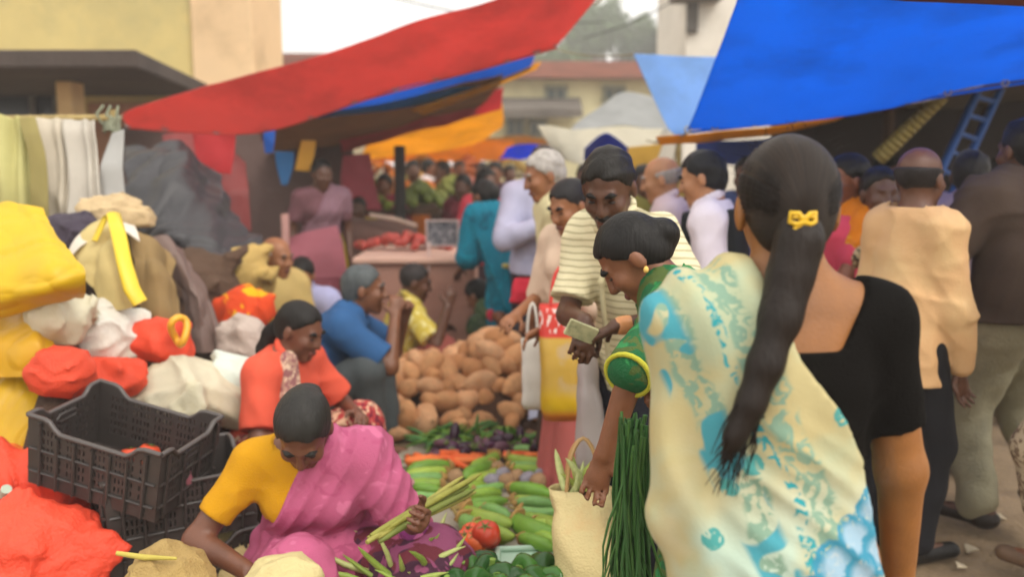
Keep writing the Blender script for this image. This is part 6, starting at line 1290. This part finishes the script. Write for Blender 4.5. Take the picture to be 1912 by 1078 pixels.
# crate contents
vs = [dict(o=tomato(i)) for i in range(2)]
cbase = CRU.matrix_basis if CRU.matrix_basis else None
Mc = Matrix.Translation(CRU.location) @ CRU.rotation_euler.to_matrix().to_4x4()
produce('tomato', vs, [(Mc @ Vector((x, y, z)), (rng.uniform(-.4, .4), .2, 1), 1.1) for x, y, z in ((-.02, .06, .05), (.045, .05, .05), (.01, .11, .05))], 'orange tomato left at the bottom of the tilted upper crate', 'tomato', 'tomatoes in the crate')
cbn = sack('bundle', (0, 0, 0), (.13, .11, .09), mat('9a5a66', rough=.7, bump=.3, kind='cloth'), 77, h=.007, amp=.006); cbn.location = Mc @ Vector((.15, .02, .012)); tag(cbn, 'dusty pink cloth bundle in the right end of the upper crate', 'bundle')
# ------------------------------------------------------------------ ledge, tomatoes, sign, bench behind
a = pw(668, 492, 886, 604, 6.3); m = MB(); zt_ = a[3]
m.box(((a[0] + a[2]) / 2, 6.75, zt_ / 2), (a[2] - a[0], .9, zt_)); led = tag(m.build('ledge', mat('b88a78', rough=.85, var=.15, scale=2.5, bump=.3, kind='cement', dirt=('7d5448', .6, 2)), None, .02), 'salmon coloured cement ledge behind the seated sellers', 'ledge')
m = MB(); m.box(((a[0] + a[2]) / 2, 6.74, zt_ + .022), (a[2] - a[0] + .06, .98, .044)); m.build('top_slab', mat('d8b09c', rough=.8, var=.1, kind='cement', bump=.2), led, .01)
vs = [dict(o=tomato(i)) for i in range(3)]; ps = []
LM = mat('b0463c', rough=.4, var=.25, scale=12, bump=0, kind='tomato')
for v in vs: v['o'].data.materials[0] = LM
ctr = P(752, 490, 6.8)
for k in range(48):
    x, y = rng.gauss(0, .17), rng.gauss(0, .12); z = max(0, .09 * math.exp(-((x / .2) ** 2 + (y / .16) ** 2)) - .0)
    ps.append((Vector((ctr.x + x, 6.8 + y, zt_ + .075 + z)), (rng.gauss(0, 1), rng.gauss(0, 1), 1), 1.0))
produce('tomato', vs, ps, 'deep red tomato in the heap on the salmon ledge', 'tomato', 'tomatoes on the ledge')
sb_ = empty('signboard', P(800, 500, 6.35), 0, 'small grey price board on a thin white stick above the ledge', 'sign')
a = pw(797, 412, 856, 458, 6.35); m = MB(); m.box(((a[0] + a[2]) / 2, 6.35, (a[1] + a[3]) / 2), (a[2] - a[0], .02, a[3] - a[1])); sub(m, 'board', blotch('77777c', ['a5a2a4', '585a64'], 24, .55, 9), sb_, .003)
m = MB()
for (q, s_) in (((a[0] + a[2]) / 2, 0), ((a[0] + a[2]) / 2, 1)): m.box((q, 6.335, a[1] if s_ == 0 else a[3]), (a[2] - a[0] + .02, .02, .014))
for q in (a[0], a[2]): m.box((q, 6.3345, (a[1] + a[3]) / 2), (.014, .021, a[3] - a[1]))
sub(m, 'board_frame', mat('b9a8a4', rough=.7, kind='painted_wood'), sb_)
p0, p1 = P(801, 506, 6.3), P(801, 452, 6.33); m = MB(); m.tube([p0, p1], .011, 8); sub(m, 'stick', mat('c9b0a8', rough=.7, kind='painted_wood'), sb_)
bn = sheet('bench_cover', [[P(640, 402, 7.6), P(710, 408, 7.6), P(782, 424, 7.6)], [P(632, 420, 7.3), P(700, 428, 7.3), P(778, 440, 7.3)], [P(650, 470, 7.25), P(710, 476, 7.25), P(770, 470, 7.25)], [P(660, 520, 7.3), P(710, 520, 7.3), P(770, 520, 7.3)]], mat('5a4038', rough=.85, var=.2, kind='cloth', bump=.3), 30, 24, amp=.02); tag(bn, 'dark brown cloth covered stack behind the ledge', 'cover')
m = MB(); m.tube([P(690, 402, 7.25), P(740, 410, 7.25), P(778, 422, 7.25)], .02, 8); tag(m.build('pale_rail', mat('a0897a', rough=.8, kind='wood')), 'pale worn rail along the top of the brown covered stack', 'rail')
tag(sheet('hanging_cloth', [[P(530, 452, 6.5), P(580, 430, 6.5), P(628, 418, 6.5)], [P(528, 480, 6.3), P(585, 470, 6.3), P(640, 462, 6.3)], [P(530, 520, 6.25), P(585, 520, 6.25), P(650, 520, 6.25)]], cloth('95565f'), 26, 20, amp=.02), 'dusty rose cloth draped over goods behind the bald man', 'cloth')
m = MB(); m.tube([P(532, 400, 6.45), P(534, 470, 6.4)], .028, 10); tag(m.build('short_post', mat('b98d84', rough=.8, kind='painted_wood', bump=.2)), 'short pinkish post behind the bald man', 'post')
# produce heaps on far tables
def far_stall(label, x, y, d, w, cols, hp, seed):
    p = P(x, y, d); root = empty('market_stall', (p.x, d, 0), 0, label, 'stall'); m = MB(); m.box((0, 0, p.z - .03), (w, .8, .06))
    for sx in (-1, 1):
        for sy in (-1, 1): m.box((sx * (w / 2 - .05), sy * .34, (p.z - .06) / 2), (.06, .06, p.z - .06))
    m.build('table', WOOD, root); r = random.Random(seed)
    for k, c in enumerate(cols):
        m = MB(); cx_ = (k + .5) / len(cols) * w - w / 2; ww = w / len(cols)
        for i in range(60):
            xx, yy = r.gauss(0, ww * .22), r.gauss(0, .2); zz = hp * math.exp(-(xx / (ww * .33)) ** 2 - (yy / .3) ** 2); q = r.uniform(.04, .06); b = Vector((cx_ + xx, yy, p.z + zz + .02))
            ico = [(0, 0, 1), (.89, 0, .45), (.28, .85, .45), (-.72, .53, .45), (-.72, -.53, .45), (.28, -.85, .45), (.72, .53, -.45), (-.28, .85, -.45), (-.89, 0, -.45), (-.28, -.85, -.45), (.72, -.53, -.45), (0, 0, -1)]
            m.add([b + Vector(v) * q for v in ico], [(0, 1, 2), (0, 2, 3), (0, 3, 4), (0, 4, 5), (0, 5, 1), (1, 6, 2), (2, 7, 3), (3, 8, 4), (4, 9, 5), (5, 10, 1), (2, 6, 7), (3, 7, 8), (4, 8, 9), (5, 9, 10), (1, 10, 6), (6, 11, 7), (7, 11, 8), (8, 11, 9), (9, 11, 10), (10, 11, 6)], True)
        o = m.build('produce_heap', mat(c, rough=.6, var=.3, kind='produce'), root); o['kind'] = 'stuff'
far_stall('distant stall table heaped with yellow and green produce by the dark post', 700, 385, 8.8, 1.3, ['b8a020', '7d8a2c', '6d7a30'], .2, 1)
far_stall('distant stall table of olive greens right of the dark post', 800, 372, 9.8, 1.0, ['8a8432', '6f7430'], .2, 2)
far_stall('far orange fruit stall under the golden tarpaulin', 790, 335, 13, 2.0, ['d07a20', 'c8922a', 'b05a24'], .3, 3)
far_stall('far stall of yellow fruit below the orange tarpaulin', 870, 325, 15.5, 2.2, ['d0a020', 'c06a2a', '9a7a2a'], .3, 4)
# things at the feet, litter
at(sack('sack', G(1042, 838, .0), (.30, .2, .05), mat('7a5c46', rough=.9, bump=.4, kind='burlap'), 81), 'flat brown burlap pad on the ground by the white haired man\'s feet')
tag(sheet('packet', [[P(988, 758, 4.5), P(1014, 752, 4.5)], [P(986, 785, 4.45), P(1012, 778, 4.45)]], plastic('a8aac0', rough=.3), 8, 8, amp=.006), 'small blue white packet lying at the right foot of the coconut heap', 'packet')
for i, (x, y, s) in enumerate(((1855, 968, .035), (1842, 962, .028), (1775, 1035, .022), (1812, 1032, .022), (1793, 1062, .016))):
    p = G(x, y, .0); o = sheet('paper_scrap', [[p + Vector((-s, -s * .7, .004)), p + Vector((s, -s, .012))], [p + Vector((-s * .8, s, .018)), p + Vector((s, s * .7, .006))]], mat('b5a68c', rough=.9, kind='paper', bump=.2), 7, 7, amp=.006, freq=40, seed=i); tag(o, ['largest pale paper scrap beside the khaki trousered man\'s shoe', 'small paper scrap touching the largest one by the shoe', 'small paper scrap on bare ground near the woman\'s right hand', 'small paper scrap in the middle of the bare ground', 'tiny paper scrap nearest the bottom edge'][i], 'litter')
# ------------------------------------------------------------------ ropes and eyelets on the tarps
RP = mat('8d7f62', rough=.9, kind='rope', bump=.4)
for lab, a, b in (('thin rope tying the left corner of the red tarp to the bamboo pole', P(228, 215, 5.9), P(211, 214, 4.62)), ('rope stretched from the red tarp\'s right end up out of sight', P(1110, 8, 5.1), P(1190, -90, 5.4)),
                  ('rope from the tip of the light blue triangle down toward the stall', P(1266, 252, 6.2), P(1252, 330, 6.4)), ('rope pulling the blue roof corner toward the cream building', P(1285, 247, 4.8), P(1208, 262, 6.4)),
                  ('rope from the top left corner of the light blue triangle', P(1184, 101, 6.4), P(1040, 92, 7.6))):
    m = MB(); m.tube([a.lerp(b, t / 10) - Vector((0, 0, .03 * 4 * t / 10 * (1 - t / 10))) for t in range(11)], .006, 5); tag(m.build('rope', RP), lab, 'rope')
STL = mat('9a9a98', rough=.35, kind='brass', bump=0)
for lab_, pts_ in (('long red tarpaulin', [(240, 238, 6.1), (475, 247, 6.0), (700, 180, 5.9), (900, 128, 5.8), (1040, 88, 5.7)]), ('huge bright blue', [(1284, 247, 4.8), (1540, 218, 4.7), (1800, 172, 4.5), (2260, 100, 4.3)])):
    tp = [o for o in bpy.data.objects if o.get('label', '').startswith(lab_)][0]
    C_ = catmull([tuple(P(x, y - 5, d - .012)) for x, y, d in pts_], 12)
    for q in C_[::1]:
        m = MB(); m.tube([Vector(q) + Vector((math.cos(a) * .016, -.004, math.sin(a) * .016)) for a in [i * math.pi / 5 for i in range(11)]], .005, 5, cap=False); m.build('eyelet', STL, tp)
    m = MB(); m.tube([tuple(q) for q in catmull([tuple(P(x, y, d)) for x, y, d in pts_], 30)], .009, 6); m.build('hem', tp.data.materials[0], tp)
# haze
if HAZE:
    hz = MB(); hz.box((0, 38, 8.5), (150, 84, 19)); ho = hz.build('haze', None); ho['kind'] = 'stuff'
    hmat = bpy.data.materials.new('haze'); hmat.use_nodes = True; ht = hmat.node_tree
    for n_ in list(ht.nodes):
        if n_.type == 'BSDF_PRINCIPLED': ht.nodes.remove(n_)
    pv = ht.nodes.new('ShaderNodeVolumePrincipled'); pv.inputs['Color'].default_value = (.95, .9, .86, 1); pv.inputs['Density'].default_value = HAZE; pv.inputs['Anisotropy'].default_value = .3
    ht.links.new(pv.outputs[0], ht.nodes['Material Output'].inputs['Volume']); ho.data.materials.append(hmat)
